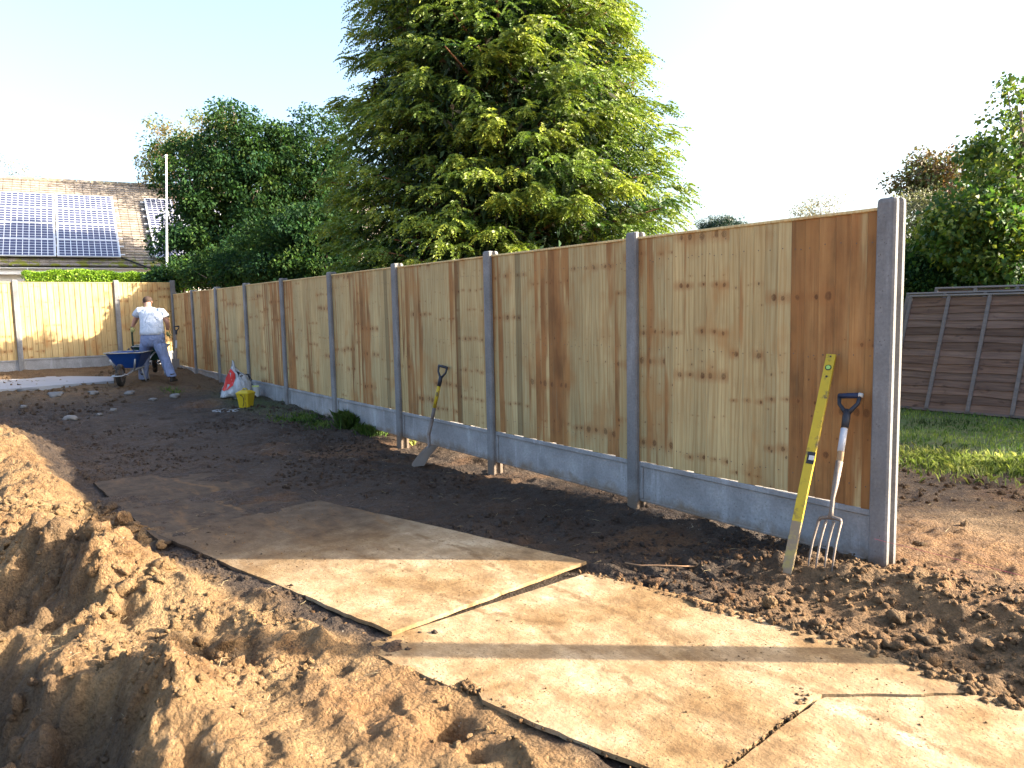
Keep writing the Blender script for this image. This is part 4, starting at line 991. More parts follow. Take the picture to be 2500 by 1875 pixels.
for sx, sy, r_, lb in ((266, 1125, .052, 'round lit clod standing on the crest of the spoil heap'), (348, 1178, .030, 'small lit clod on the edge of the spoil heap by the plywood'), (1662, 1305, .032, 'biggest loose clod at the foot of the heap beside the plywood')):
    p = sitpt(sx, sy + 8); v, f = ico(4, int(sx), .30); o = mesh_obj('soil_clod', v * r_ * np.array([1, 1, 1.35]), f, MAT_SOIL, tone=np.tile((.1, 0, 0, 1), (len(v), 1)), smooth=True, loc=(p[0], p[1], p[2] + r_ * .8)); tag(o, lb, 'clod', 'single big clods of earth')

# ================================================================== PERSON and barrows
mf = onz(385 / DS, 935 / DS, .20); mfx, mfy = mf[0], mf[1]; mg = gh(mfx, mfy)
dep_ = float((mf - CP) @ CR[2]); q_ = dep_ / FPX / 6.38       # metres per pixel of the survey crop
person = empty('person', (mfx, mfy, mg), ANG); tag(person, 'person seen from behind in white t-shirt and pale blue trousers beside the barrows', 'person')
PINV = (Matrix.Translation((mfx, mfy, mg)) @ Matrix.Rotation(ANG, 4, 'Z')).inverted()
def pp(x, y, d=0.0):                      # survey crop pixel, at d metres beyond the feet
    w_ = CP + ray(240 + x / 6.38, 700 + y / 6.38) * (dep_ + d); v_ = PINV @ Vector(w_); return (v_.x, v_.y, v_.z)
M_SKIN = simple('skin', (.48, .26, .18), .6, var=.1); M_HAIR = simple('dark_hair', (.045, .028, .020), .8); M_TEE = simple('white_cotton', (.50, .54, .60), .85, var=.06, sc=6, crease=.06)
M_TRO = simple('pale_blue_cotton', (.18, .22, .34), .85, var=.22, sc=4, crease=.08, dirt=((.16, .17, .20), .68)); M_GLV = simple('glove_yellow', (.42, .40, .16), .8); M_BOOT = simple('dark_boot', (.035, .028, .022), .7)
J = [(pp(835, 790, .0), .14, .10), (pp(830, 640, .06), .135, .10), (pp(800, 480, .16), .16, .11), (pp(785, 360, .22), .08, .07), (pp(772, 310, .27), .055, .055), (pp(768, 268, .31), .070, .080), (pp(768, 215, .33), .078, .092), (pp(768, 182, .33), .05, .06),
     (pp(640, 395, .20), .062, .06), (pp(580, 500, .28), .050, .048), (pp(535, 630, .40), .033, .033),
     (pp(985, 425, .20), .062, .06), (pp(1072, 540, .20), .050, .048), (pp(1085, 680, .30), .033, .033),
     (pp(750, 860, .02), .10, .10), (pp(715, 1110, .16), .065, .065), (pp(705, 1400, .10), .045, .045), (pp(703, 1460, .08), .04, .05), (pp(700, 1475, .20), .035, .03),
     (pp(950, 860, .0), .10, .10), (pp(1035, 1120, .02), .065, .065), (pp(1135, 1380, -.16), .045, .045), (pp(1150, 1440, -.17), .04, .05), (pp(1165, 1455, -.05), .035, .03)]
E_ = [(0, 1), (1, 2), (2, 3), (3, 4), (4, 5), (5, 6), (6, 7), (3, 8), (8, 9), (9, 10), (3, 11), (11, 12), (12, 13), (0, 14), (14, 15), (15, 16), (16, 17), (17, 18), (0, 19), (19, 20), (20, 21), (21, 22), (22, 23)]
skin_mesh('body', J, E_, M_SKIN, person)
mb = MB()
for s in (-1, 1): mb.tube([Vector(pp(768, 240, .32)) + Vector((s * .078, 0, 0)), Vector(pp(768, 240, .33)) + Vector((s * .092, -.006, .002))], [.026, .022], 8)
mb.tube([Vector(pp(768, 248, .40)), Vector(pp(768, 256, .43))], [.018, .012], 6)
mb.build('ears_and_nose', M_SKIN, person, smooth=True)
v, f = ico(3, 2, .0); v = v * np.array([.086, .098, .108]) + np.array(pp(768, 212, .325)); v[:, 2] = np.maximum(v[:, 2], pp(0, 268)[2]); mesh_obj('hair', v, f, M_HAIR, person, smooth=True)
def ring_(cx, y, d, hw, hd, n=20, fold=.0, ph=0.0): 
    c = Vector(pp(cx, y, d)); return [c + Vector((math.cos(a) * hw * (1 + fold * math.sin(6 * a + ph)), math.sin(a) * hd * (1 + fold * math.sin(5 * a + ph)), 0)) for a in np.linspace(0, 2 * math.pi, n, endpoint=False)]
mb = MB(); W = q_
mb.loft([ring_(838, 745, .0, 180 * W, .155, fold=.03), ring_(838, 690, .02, 182 * W, .16, fold=.02, ph=1), ring_(832, 600, .06, 176 * W, .155, fold=.02, ph=2), ring_(825, 500, .12, 175 * W, .15, fold=.01, ph=3), ring_(818, 430, .16, 186 * W, .145), ring_(812, 385, .19, 185 * W, .13), ring_(800, 352, .21, 150 * W, .11), ring_(785, 330, .235, 95 * W, .085), ring_(776, 318, .25, 62 * W, .070)])
for s, pts in ((-1, [(700, 385, .19, .085), (640, 385, .20, .085), (600, 425, .22, .074), (592, 452, .235, .078)]), (1, [(930, 395, .19, .085), (990, 405, .20, .085), (1035, 450, .20, .074), (1050, 480, .20, .078)])):
    mb.tube([pp(x, y, d) for x, y, d, r_ in pts], [r_ for *_, r_ in pts], 14)
mb.build('t_shirt', M_TEE, person, smooth=True)
mb = MB()
mb.loft([ring_(845, 715, .01, 172 * W, .135), ring_(845, 780, .0, 182 * W, .15), ring_(848, 850, .0, 190 * W, .15), ring_(850, 905, .01, 190 * W, .135), ring_(850, 935, .01, 150 * W, .10)])
def leg(pts): mb.loft([ring_(x, y, d, hw * W, hd, 16, .05, i) for i, (x, y, d, hw, hd) in enumerate(pts)])
leg([(760, 880, .02, 100, .13), (745, 950, .06, 96, .12), (725, 1050, .13, 84, .105), (715, 1120, .16, 80, .10), (708, 1220, .14, 76, .09), (703, 1340, .11, 70, .085), (702, 1425, .09, 66, .085), (702, 1440, .09, 58, .075)])
leg([(945, 880, .0, 102, .13), (975, 960, .01, 94, .12), (1010, 1060, .02, 84, .105), (1040, 1130, .0, 80, .10), (1070, 1220, -.06, 76, .09), (1110, 1320, -.12, 72, .085), (1140, 1385, -.15, 72, .085), (1146, 1402, -.155, 62, .075)])
mb.build('trousers', M_TRO, person, smooth=True)
for nm, x, y, d in (('left', 702, 1450, .08), ('right', 1152, 1435, -.16)):
    mb = MB(); c = Vector(pp(x, y, d)); c.z = 0
    mb.loft([[c + Vector((math.cos(a) * .048 * (1 if z < .05 else .95), math.sin(a) * (.13 if z < .05 else .07 if z < .1 else .055) + (.06 if z < .05 else .02 if z < .1 else 0), z)) for a in np.linspace(0, 6.283, 14, endpoint=False)] for z in (.0, .03, .055, .09, .15)])
    mb.build('boot', M_BOOT, person, smooth=True)
def glove(cx, cy, d, down, curl):
    """closed hand: palm, four curled fingers, thumb from the side"""
    c = Vector(pp(cx, cy, d)); joints = [(c + Vector((0, 0, .05)), .030, .024), (c + Vector((0, .005, .0)), .040, .024), (c + Vector((0, .01, -.035)), .038, .022)]
    e = [(0, 1), (1, 2)]
    for i in range(4):
        x = -.030 + .020 * i; L_ = [.85, 1, .95, .75][i]; b_ = len(joints)
        joints += [(c + Vector((x, .025, -.045)), .0105, .0105), (c + Vector((x, .055 * L_, -.050)), .010, .010), (c + Vector((x, .060 * L_, -.022)), .009, .009), (c + Vector((x, .038, -.012)), .008, .008)]
        e += [(2, b_), (b_, b_ + 1), (b_ + 1, b_ + 2), (b_ + 2, b_ + 3)]
    b_ = len(joints); s = curl; joints += [(c + Vector((s * .036, .02, .01)), .013, .013), (c + Vector((s * .036, .055, -.005)), .010, .010), (c + Vector((s * .012, .068, -.012)), .009, .009)]; e += [(1, b_), (b_, b_ + 1), (b_ + 1, b_ + 2)]
    skin_mesh('glove', joints, e, M_GLV, person, sub=1)
glove(522, 668, .43, 1, 1); glove(1083, 728, .34, 1, -1)

def barrow(name, label, loc, rz, tray_m, scale=1.0, tilt=0.0):
    """wheelbarrow: local +x forward (wheel), handles at -x"""
    r = empty(name, loc, rz); tag(r, label, 'wheelbarrow'); r.scale = (scale,) * 3
    T = Matrix.Translation((0, 0, 0)) @ Matrix.Rotation(tilt, 4, 'X')
    def rr_(hx0, hx1, hy0, hy1, z, n=6, rd=.09):
        pts = []
        for cx_, cy_, sx_, sy_, a0 in ((hx1, hy1, 1, 1, 0), (hx0, hy0, -1, 1, 90), (hx0, hy0, -1, -1, 180), (hx1, hy1, 1, -1, 270)):
            for k_ in range(n):
                a = math.radians(a0 + 90 * k_ / (n - 1)); pts.append((cx_ - sx_ * rd + rd * math.cos(a), (cy_ * sy_ - sy_ * rd) + rd * math.sin(a), z))
        return pts
    mb = MB(); out = [rr_(-.18, .22, .19, .17, .30), rr_(-.27, .30, .24, .22, .40), rr_(-.40, .42, .315, .30, .565), rr_(-.42, .45, .330, .315, .585)]
    mb.loft(out, cap=False); mb.loft([rr_(-.42, .45, .330, .315, .585), rr_(-.395, .415, .30, .29, .58), rr_(-.26, .28, .23, .21, .405), rr_(-.17, .20, .18, .16, .312)], cap=False)
    n_ = len(out[0]); mb.add(out[0], [tuple(reversed(range(n_)))]); mb.add([(p[0], p[1], .312) for p in rr_(-.17, .20, .18, .16, .312)], [tuple(range(n_))])
    tray = mb.build('tray', tray_m, r, smooth=False)
    mb = MB(); mb.tube([(.42, 0, .585)] , .01, 4) if False else None
    mb.tube([Vector(p) for p in rr_(-.42, .45, .335, .32, .587)] + [Vector(rr_(-.42, .45, .335, .32, .587)[0])], .011, 6, cap=False); mb.build('rim', simple('muddy_rim', (.35, .34, .30), .6, dirt=((.2, .17, .13), .5)), tray, smooth=True)
    mb = MB()
    for s in (-1, 1):
        mb.tube([(-.98, s * .27, .58), (-.55, s * .25, .47), (-.25, s * .20, .29), (.20, s * .16, .28), (.50, s * .075, .20), (.64, s * .075, .20)], .016, 7)
        mb.tube([(-.30, s * .20, .28), (-.36, s * .23, .05), (-.36, s * .23, .0)], .015, 7); mb.tube([(-.36, s * .23, .01), (-.18, s * .22, .01), (-.05, s * .19, .27)], .013, 7)
        mb.tube([(.30, s * .15, .27), (.44, s * .21, .47)], .016, 6); mb.box((.64, s * .075, .20), (.035, .006, .03))
    mb.tube([(.63, -.13, .20), (.63, .13, .20)], .010, 8); mb.tube([(.60, -.09, .20), (.83, -.09, .20), (.86, 0, .20), (.83, .09, .20), (.60, .09, .20)], .011, 6)
    mb.build('frame', simple('galvanised_tube', (.42, .44, .46), .4, .5, dirt=((.16, .12, .09), .55)), r, smooth=True)
    for s in (-1, 1):
        mb = MB(); mb.tube([(-1.05, s * .274, .60), (-.90, s * .266, .56)], [.020, .019], 8); mb.build('grip', M_BLKPL, r, smooth=True)
    w = None
    mb = MB(); prof = [(.195, -.03), (.20, -.015), (.202, 0), (.20, .015), (.195, .03), (.165, .045), (.13, .035), (.12, .02), (.12, -.02), (.13, -.035), (.165, -.045)]; nn_ = 28; rings = []
    for i in range(nn_ + 1):
        a = 2 * math.pi * i / nn_; rings.append([(.63 + p * math.cos(a), y, .20 + p * math.sin(a)) for p, y in prof])
    mb.loft(rings, cap=False); w = mb.build('wheel', simple('rubber', (.022, .020, .018), .85, dirt=((.11, .08, .055), .5)), r)
    mb = MB(); mb.tube([(.63, -.028, .20), (.63, .028, .20)], [.12, .12], 20); mb.build('rim', simple('blue_rim', (.12, .13, .15), .6, dirt=((.1, .07, .05), .45)), w)
    return r
M_BLUE = simple('blue_tray_paint', (.010, .055, .23), .4, var=.25, sc=8, dirt=((.05, .06, .08), .66)); M_GRN = simple('green_tray', (.010, .055, .040), .45, var=.25, sc=8, dirt=((.04, .05, .04), .62))
wb = sitpt(262, 836); wz = gh(wb[0] - .5, wb[1] - .1)
fx = ANG - R_(78); bx0 = wb - Vector((math.cos(fx), math.sin(fx), 0)) * .63
barrow('wheelbarrow', 'blue wheelbarrow with its wheel towards the viewer in front of the man', (bx0.x, bx0.y, wb.z + .0), fx, M_BLUE)
bar = bpy.data.objects[-1] if False else None
gb = Vector((mfx, mfy, 0)) + Vector((CR[0][0], CR[0][1], 0)) * -.52 + Vector((CR[2][0], CR[2][1], 0)).normalized() * .95; gb.z = gh(gb.x, gb.y)
g_r = barrow('wheelbarrow', 'green wheelbarrow on the far side of the man, partly hidden by him', (gb.x, gb.y, gb.z + .10), ANG + R_(112), M_GRN, 1.0)
# fork with a green handle in his left hand, standing in the barrow
c = Vector(pp(522, 660, .475)); M4 = Matrix.Translation((mfx, mfy, mg)) @ Matrix.Rotation(ANG, 4, 'Z'); hp_ = M4 @ c; ft = Vector((hp_.x, hp_.y, gh(hp_.x, hp_.y) + .45)) + Vector((CR[0][0], CR[0][1], 0)) * -.0
rk = empty('digging_shovel', (ft.x, ft.y, ft.z)); tag(rk, 'dark green shovel held upright in the left glove of the person', 'shovel')
mb = MB(); mb.tube([(0, 0, 0), hp_ - ft + Vector((0, 0, .05))], .019, 8); mb.build('shaft', simple('dark_green_paint', (.012, .035, .02), .5), rk)
mb = MB(); mb.loft([[(-.09, -.006, -.26), (.09, -.006, -.26), (.09, .006, -.26), (-.09, .006, -.26)], [(-.09, .01, -.04), (.09, .01, -.04), (.09, .02, -.04), (-.09, .02, -.04)], [(-.02, -.01, .02), (.02, -.01, .02), (.02, .01, .02), (-.02, .01, .02)]]); mb.build('blade', M_STEEL, rk, M=Matrix.Rotation(ANG, 4, 'Z'))
# long-handled spade standing in the far corner
p = sitpt(428 * 1.0, 812); b3 = Vector((-16.35, -.16, 0)); b3.z = gh(b3.x, b3.y); t3 = Vector(ony(381, 706, -.02))
r = empty('spade', b3); tag(r, 'spade with a pale label leaning on the fence in the far corner behind the person', 'spade')
d3 = t3 - b3; mb = MB(); mb.tube([d3 * .25, d3 * .86], .018, 8); mb.build('shaft', M_ASH, r)
mb = MB(); mb.tube([d3 * .50, d3 * .68], .0195, 8); mb.build('label', M_LAB, r)
mb = MB(); mb.tube([d3 * .20, d3 * .42], [.020, .021], 8); mb.build('socket', M_STEEL, r)
mb = MB(); mb.loft([[(-.085, -.004, .0), (.085, -.004, .0), (.085, .004, .0), (-.085, .004, .0)], [(-.085, -.01, .26), (.085, -.01, .26), (.085, .0, .26), (-.085, .0, .26)]]); mb.build('blade', M_STEEL, r, M=Matrix.Rotation(ANG, 4, 'Z'))
mb = MB(); d_handle(mb, 0); mb.tube([(-.062, 0, .115), (.062, 0, .115)], [.014, .014], 10); mb.build('grip', M_BLKPL, r, smooth=True, M=Matrix.Translation(d3 * .9) @ frame((0, 0, 0), d3, (.8, -.6, 0)))
# ================================================================== VEGETATION
def unit(v): return v / np.maximum(np.linalg.norm(v, axis=-1, keepdims=True), 1e-9)
def leaves(P, D, L, Wd, seed, droop=0.0, fold=.25):
    """rhombic leaves: base P, direction D, length L, width Wd -> verts, quads (two tris folded on the midrib)"""
    r = np.random.default_rng(seed); n = len(P); D = unit(D); A = unit(np.cross(D, r.normal(size=(n, 3)))); N = np.cross(D, A)
    L = L[:, None]; Wd = Wd[:, None]
    v0 = P; v1 = P + D * L * .45 + A * Wd * .5 + N * Wd * fold; v2 = P + D * L; v2 = v2 - np.array([0, 0, 1.0]) * L * droop; v3 = P + D * L * .45 - A * Wd * .5 + N * Wd * fold
    V = np.stack([v0, v1, v2, v3], 1).reshape(-1, 3); F = np.arange(n * 4).reshape(n, 4); return V, F
M_BARK = mat_bark(); M_BARKR = mat_bark('reddish_bark', (.13, .06, .035), (.25, .13, .075))
def trunk_and_limbs(parent, base, h, r0, tips, seed, mat=M_BARK, lean=(0, 0), name='trunk', frac=(.25, .8)):
    rr = np.random.default_rng(seed); mb = MB(); base = Vector(base); top = base + Vector((lean[0], lean[1], h)); pts = []
    for i in range(7):
        f = i / 6; pts.append(base.lerp(top, f) + Vector((rr.normal() * .04 * h * .3, rr.normal() * .04 * h * .3, 0)) * (f > 0))
    mb.tube(pts, [r0 * (1.15 - .95 * i / 6) for i in range(7)], 9); t = mb.build(name, mat, parent, smooth=True)
    mb = MB()
    for tip in tips:
        f = rr.uniform(*frac); a = pts[int(f * 6)].copy(); b_ = Vector(tip); b_ = Vector((b_.x, b_.y, b_.z)); m = a.lerp(b_, .5) + Vector((rr.normal() * .12, rr.normal() * .12, .10 * (b_ - a).length))
        rl = r0 * (1.05 - f) * .42 + .008
        mb.tube([a, m, b_], [rl, rl * .6, .006], 5)
    if tips: mb.build('limbs', mat, t, smooth=True)
def clump_tree(name, label, cat, base, clumps, mat, seed, leaf=(.07, .045), per=70, h=None, r0=.10, group=None, limbs=40, spread=1.0, colr=(0, 1), frac=(.25, .85), trunk=True, stems=None):
    """clumps: array of (x, y, z, r) world centres of leaf clusters"""
    rr = np.random.default_rng(seed); root = empty(name, tuple(base)); tag(root, label, cat, group); b = np.array(base)
    cl = np.asarray(clumps); n = len(cl); cnt = np.maximum(6, (per * (cl[:, 3] / cl[:, 3].mean()) ** 2 * rr.uniform(.5, 1.5, n))).astype(int); idx_ = np.repeat(np.arange(n), cnt); m = len(idx_)
    d = unit(rr.normal(size=(m, 3))); rad = cl[idx_, 3] * rr.uniform(.15, 1.0, m) ** .5 * spread; sq = np.array([1.15, 1.15, .75])
    P = cl[idx_, :3] + d * rad[:, None] * sq - b
    D = d * .8 + rr.normal(size=(m, 3)) * .7 + np.array([0, 0, -.25]); L = leaf[0] * rr.uniform(.6, 1.3, m); W_ = leaf[1] * rr.uniform(.6, 1.3, m)
    keep = (P[:, 1] + b[1] > .16) | (P[:, 0] + b[0] < -17.9); P, D, L, W_, idx_ = P[keep], D[keep], L[keep], W_[keep], idx_[keep]; m = len(P)   # nothing grows through the fence
    V, F = leaves(P, D, L, W_, seed + 1, .15)
    ctone = rr.uniform(colr[0], colr[1], n); cbr = rr.uniform(.75, 1.2, n)
    t = np.stack([np.clip(ctone[idx_] + rr.normal(0, .13, m), 0, 1), cbr[idx_] * rr.uniform(.75, 1.25, m), np.zeros(m), np.ones(m)], 1)
    mesh_obj('crown', V, F, mat, root, tone=np.repeat(t, 4, 0))
    if trunk:
        hh = h or (cl[:, 2].max() - b[2]) * .85
        k = rr.choice(n, min(limbs, n), replace=False)
        if stems:
            for si, (dx, dy) in enumerate(stems):
                kk = k[si::len(stems)]; trunk_and_limbs(root, (dx * .25, dy * .25, 0), hh, r0, [cl[j, :3] - b for j in kk], seed + si, lean=(dx, dy), frac=frac)
        else: trunk_and_limbs(root, (0, 0, 0), hh, r0, [cl[j, :3] - b for j in k], seed, frac=frac, lean=((cl[:, 0].mean() - b[0]) * .6, (cl[:, 1].mean() - b[1]) * .6))
    return root
def blob(n, c, rad, seed, rmin=.18, rmax=.42, shell=.55, lumps=7, low=-1.0):
    """cluster centres filling an uneven ellipsoid made of several lobes"""
    rr = np.random.default_rng(seed); c = np.array(c, float); rad = np.array(rad, float)
    lob = unit(rr.normal(size=(lumps, 3))); la = rr.uniform(-.22, .30, lumps); out = []
    while len(out) < n:
        d = unit(rr.normal(size=3)); k = 1 + float(np.sum(la * np.exp(-((1 - lob @ d) / .18))))
        if d[2] < low: continue
        r = (shell + (1 - shell) * rr.uniform() ** .6) * k
        out.append(np.concatenate([c + d * rad * r, [rr.uniform(rmin, rmax)]]))
    return np.array(out)

# ---- the big conifer ----
def conifer(name, label, base, H, prof, nb, seed, mat, cat='tree', spr=30, parent_trunk=True, leaf=(.085, .020)):
    rr = np.random.default_rng(seed); root = empty(name, tuple(base)); tag(root, label, cat)
    Ps, Ds, Ls, Ws, Ts = [], [], [], [], []; tips = []
    for i in range(nb):
        zt = H * (rr.uniform(.03, 1) ** .85 if rr.uniform() < .22 else rr.uniform(.06, .72)); az = rr.uniform(0, 2 * math.pi)
        R = np.interp(zt, [p[0] for p in prof], [p[1] for p in prof]); R = R * (1 + .07 * math.sin(az * 3 + zt * .8 + seed) + .05 * math.sin(az * 7 - zt * 2.1)) * rr.uniform(.86, 1.05)
        if rr.uniform() < .22: R *= rr.uniform(.5, .85)
        o = np.array([math.cos(az), math.sin(az), 0]); sd = np.array([-math.sin(az), math.cos(az), 0])
        lim = (base[1] - .12) / max(1e-3, -o[1]) if o[1] < 0 else 9
        R = min(R, lim)                       # boughs do not grow through the fence
        tip = o * R + np.array([0, 0, zt]); root_ = np.array([0, 0, max(.3, zt - R * rr.uniform(.12, .35))]); Lb = R; tips.append(tip)
        bw = rr.uniform(.20, .38) * (1 if R > 1.2 else .7); bc = np.clip(rr.normal(.5, .22), 0, 1); bb = rr.uniform(.8, 1.2)
        up_ = rr.uniform(.10, .30)
        for k in range(spr):
            f = 1 - (rr.uniform(0, 1) ** 1.3) * min(1, 1.25 / max(Lb, .8)) ; f = max(f, .12)
            u = rr.normal(0, .5); u = max(-1, min(1, u)); wid = bw * (1.15 - .8 * max(0, (f - .45) / .55)) 
            c = root_ + (tip - root_) * f + np.array([0, 0, up_ * math.sin(f * math.pi) - .30 * max(0, f - .75) ** 1.0 * 1.2 * bw]) + sd * u * wid - np.array([0, 0, abs(u) * .22 * wid]) + rr.normal(0, .035, 3)
            # each spray: drooping pinnate fan
            dr = unit(o * rr.uniform(.5, 1.0) + sd * (u * .9 + rr.normal(0, .25)) + np.array([0, 0, rr.uniform(-.5, .12)])); Lsp = rr.uniform(.15, .27)
            sidev = unit(np.cross(dr, np.array([0, 0, 1.0]) + rr.normal(0, .25, 3))); n = 7
            inner = f < .55; tone_c = np.clip((bc * .55 + 1.0 * (f - .55) + rr.normal(0, .06)) , 0, 1); br_ = bb * (.55 if inner else 1) * rr.uniform(.85, 1.15)  # bough hearts darkened, tips lightened: shade and lit clumps put into the colour
            for j in range(n + 1):
                g_ = j / n; p = c + dr * Lsp * g_ - np.array([0, 0, .08 * g_ * g_])
                if j == n: Ps.append(p); Ds.append(dr - np.array([0, 0, .5])); Ls.append(leaf[0]); Ws.append(leaf[1]); Ts.append((tone_c, br_ * 1.1))
                else:
                    for s in (-1, 1):
                        Ps.append(p); Ds.append(dr * .75 + sidev * s * (1.05 - .4 * g_) - np.array([0, 0, .12])); Ls.append(leaf[0] * (1.9 - 1.2 * g_)); Ws.append(leaf[1] * 1.45); Ts.append((min(1, tone_c + .12 * g_), br_))
    P = np.array(Ps); D = np.array(Ds); Ts = np.array(Ts); Ls = np.array(Ls); Ws = np.array(Ws); kp = P[:, 1] + base[1] > .20; P, D, Ts, Ls, Ws = P[kp], D[kp], Ts[kp], Ls[kp], Ws[kp]; m = len(P)
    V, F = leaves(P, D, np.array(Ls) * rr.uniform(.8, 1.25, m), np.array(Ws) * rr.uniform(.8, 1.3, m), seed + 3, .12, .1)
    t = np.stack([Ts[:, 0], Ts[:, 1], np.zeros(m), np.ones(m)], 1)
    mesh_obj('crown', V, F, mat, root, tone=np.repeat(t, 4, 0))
    if parent_trunk:
        sel = rr.choice(nb, min(nb, 260), replace=False); mb = MB(); mb.tube([(0, 0, -.1), (0.03, 0, H * .5), (0, 0, H * .97)], [.26, .17, .03], 10); tk = mb.build('trunk', M_BARKR, root, smooth=True)
        mb = MB()
        for j in sel:
            tp = Vector(tips[j]); a = Vector((0, 0, max(.3, tp.z - .25 * tp.xy.length))); mb.tube([a, a.lerp(tp, .5) + Vector((0, 0, .12)), a.lerp(tp, .92)], [.035, .022, .008], 5)
        mb.build('limbs', M_BARKR, tk, smooth=True)
        # dead brown inner twigs that close the heart of the crown
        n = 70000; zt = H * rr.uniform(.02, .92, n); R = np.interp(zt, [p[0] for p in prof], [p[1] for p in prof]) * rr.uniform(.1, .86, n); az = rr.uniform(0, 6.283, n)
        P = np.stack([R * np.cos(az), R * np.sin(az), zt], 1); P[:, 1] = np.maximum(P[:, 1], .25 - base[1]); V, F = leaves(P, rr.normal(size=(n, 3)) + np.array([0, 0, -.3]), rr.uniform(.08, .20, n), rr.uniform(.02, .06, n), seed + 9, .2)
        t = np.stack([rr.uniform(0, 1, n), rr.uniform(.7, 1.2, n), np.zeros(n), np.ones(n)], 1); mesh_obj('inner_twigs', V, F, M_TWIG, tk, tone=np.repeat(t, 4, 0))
    return root
M_TWIG = mat_leaf('dead_inner_foliage', [(.034, .018, .009), (.012, .034, .010), (.016, .045, .012), (.010, .030, .012)], .1, .8)
M_CON = mat_leaf('conifer_sprays', [(.009, .028, .010), (.028, .070, .014), (.115, .170, .024), (.26, .295, .042)], .28, .5)
cb = far(1092, 640, 11.6); PROF = [(0, 2.5), (1.5, 2.65), (3.0, 2.62), (4.0, 2.48), (5, 2.2), (6.5, 1.9), (8, 1.45), (10, .8), (11.6, .1)]
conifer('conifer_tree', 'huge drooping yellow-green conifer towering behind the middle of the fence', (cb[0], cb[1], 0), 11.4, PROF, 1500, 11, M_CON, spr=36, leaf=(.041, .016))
# a lower, darker conifer shoulder on its left
# ---- leafy tree left of it ----
M_DKL = mat_leaf('dark_green_leaves', [(.012, .038, .018), (.020, .055, .017), (.040, .082, .018), (.085, .120, .025)], .30, .65, .12)
def W(sx, sy, d): return far(sx, sy, d)
cl = []
for i, (sx, sy, d, rx, rz, n) in enumerate([(530, 320, 21.6, 1.35, 1.15, 110), (450, 400, 21.2, 1.2, 1.2, 95), (590, 400, 21.6, 1.3, 1.3, 100), (470, 500, 21.2, 1.3, 1.1, 90), (425, 540, 21.0, 1.0, .75, 60), (680, 420, 22.0, 1.2, 1.5, 80), (560, 500, 21.2, 1.2, 1.0, 70), (665, 330, 22.0, 1.2, 1.1, 70), (640, 450, 22, 1.2, 1.3, 80), (400, 330, 22.0, .65, .6, 22), (392, 592, 19.2, .55, .30, 30), (365, 606, 19, .35, .20, 16)]):
    cl.append(blob(n, W(sx, sy, d), (rx, rx, rz), 40 + i, .16, .40, .35))
cl = np.concatenate(cl); tb_ = W(530, 640, 22.8)
clump_tree('leafy_tree', 'dark leafy many-stemmed tree over the fence, left of the huge conifer', 'tree', (tb_[0], tb_[1], 0), cl, M_DKL, 50, (.10, .065), 85, h=4.9, r0=.07, limbs=110, colr=(.0, .8), frac=(.2, .75), stems=[(.5, .4), (-.6, .3), (.1, -.5), (.9, .2), (-.3, -.2)])
cl = []
for i, (sx, sy, d, rx, rz, n) in enumerate([(560, 555, 15.8, 1.0, .55, 60), (640, 540, 15.5, 1.0, .75, 75), (700, 560, 15.2, .75, .7, 55), (600, 590, 15.3, 1.1, .4, 50), (670, 490, 15.8, .8, .5, 45), (500, 590, 16.0, .6, .35, 30), (735, 500, 15.6, .5, .7, 30), (470, 585, 18.2, .8, .45, 60), (530, 570, 18.0, .9, .5, 65), (590, 560, 17.8, .9, .55, 60), (440, 600, 18.0, .5, .3, 26)]):
    cl.append(blob(n, W(sx, sy, d), (rx, rx * .7, rz), 240 + i, .13, .30, .3))
cl = np.concatenate(cl); tb_ = W(640, 640, 15.8)
clump_tree('dark_shrub', 'dark shrub with thin bare stems filling the space between leafy tree and conifer', 'shrub', (tb_[0], tb_[1], 0), cl, M_DKL, 250, (.08, .05), 85, h=2.6, r0=.045, limbs=90, colr=(.1, .7), frac=(.1, .6), stems=[(.5, .3), (-.6, .3), (.1, -.2), (.9, .2)])
M_AUT = mat_leaf('turning_leaves', [(.07, .10, .03), (.15, .15, .045), (.22, .17, .06), (.16, .09, .04)], .35)
cl = np.concatenate([blob(60, W(400, 330, 26), (1.3, 1.3, 1.3), 61, .2, .4, .3), blob(46, W(345, 375, 27), (.8, .8, .9), 62, .18, .35, .3), blob(50, W(470, 300, 27), (1.2, 1.2, 1.1), 63, .2, .4, .3)]); b_ = W(410, 640, 26.5)
clump_tree('birch_tree', 'pale olive tree behind the roof end, rising left of the dark leafy tree', 'tree', (b_[0], b_[1], 0), cl, M_AUT, 64, (.10, .06), 45, r0=.10)
M_SPA = mat_leaf('sparse_twigs', [(.17, .15, .10), (.24, .20, .13), (.13, .12, .09)], .3)
cl = np.concatenate([blob(34, W(0, 375, 48), (2.4, 2.4, 1.1), 66, .2, .5, .2), blob(12, W(60, 385, 48), (.9, .9, .5), 67, .2, .4, .2)]); b_ = W(10, 640, 48)
clump_tree('distant_tree', 'faint sparse tree top above the ridge at the far left', 'tree', (b_[0], b_[1], 0), cl, M_SPA, 68, (.16, .08), 14, r0=.12)
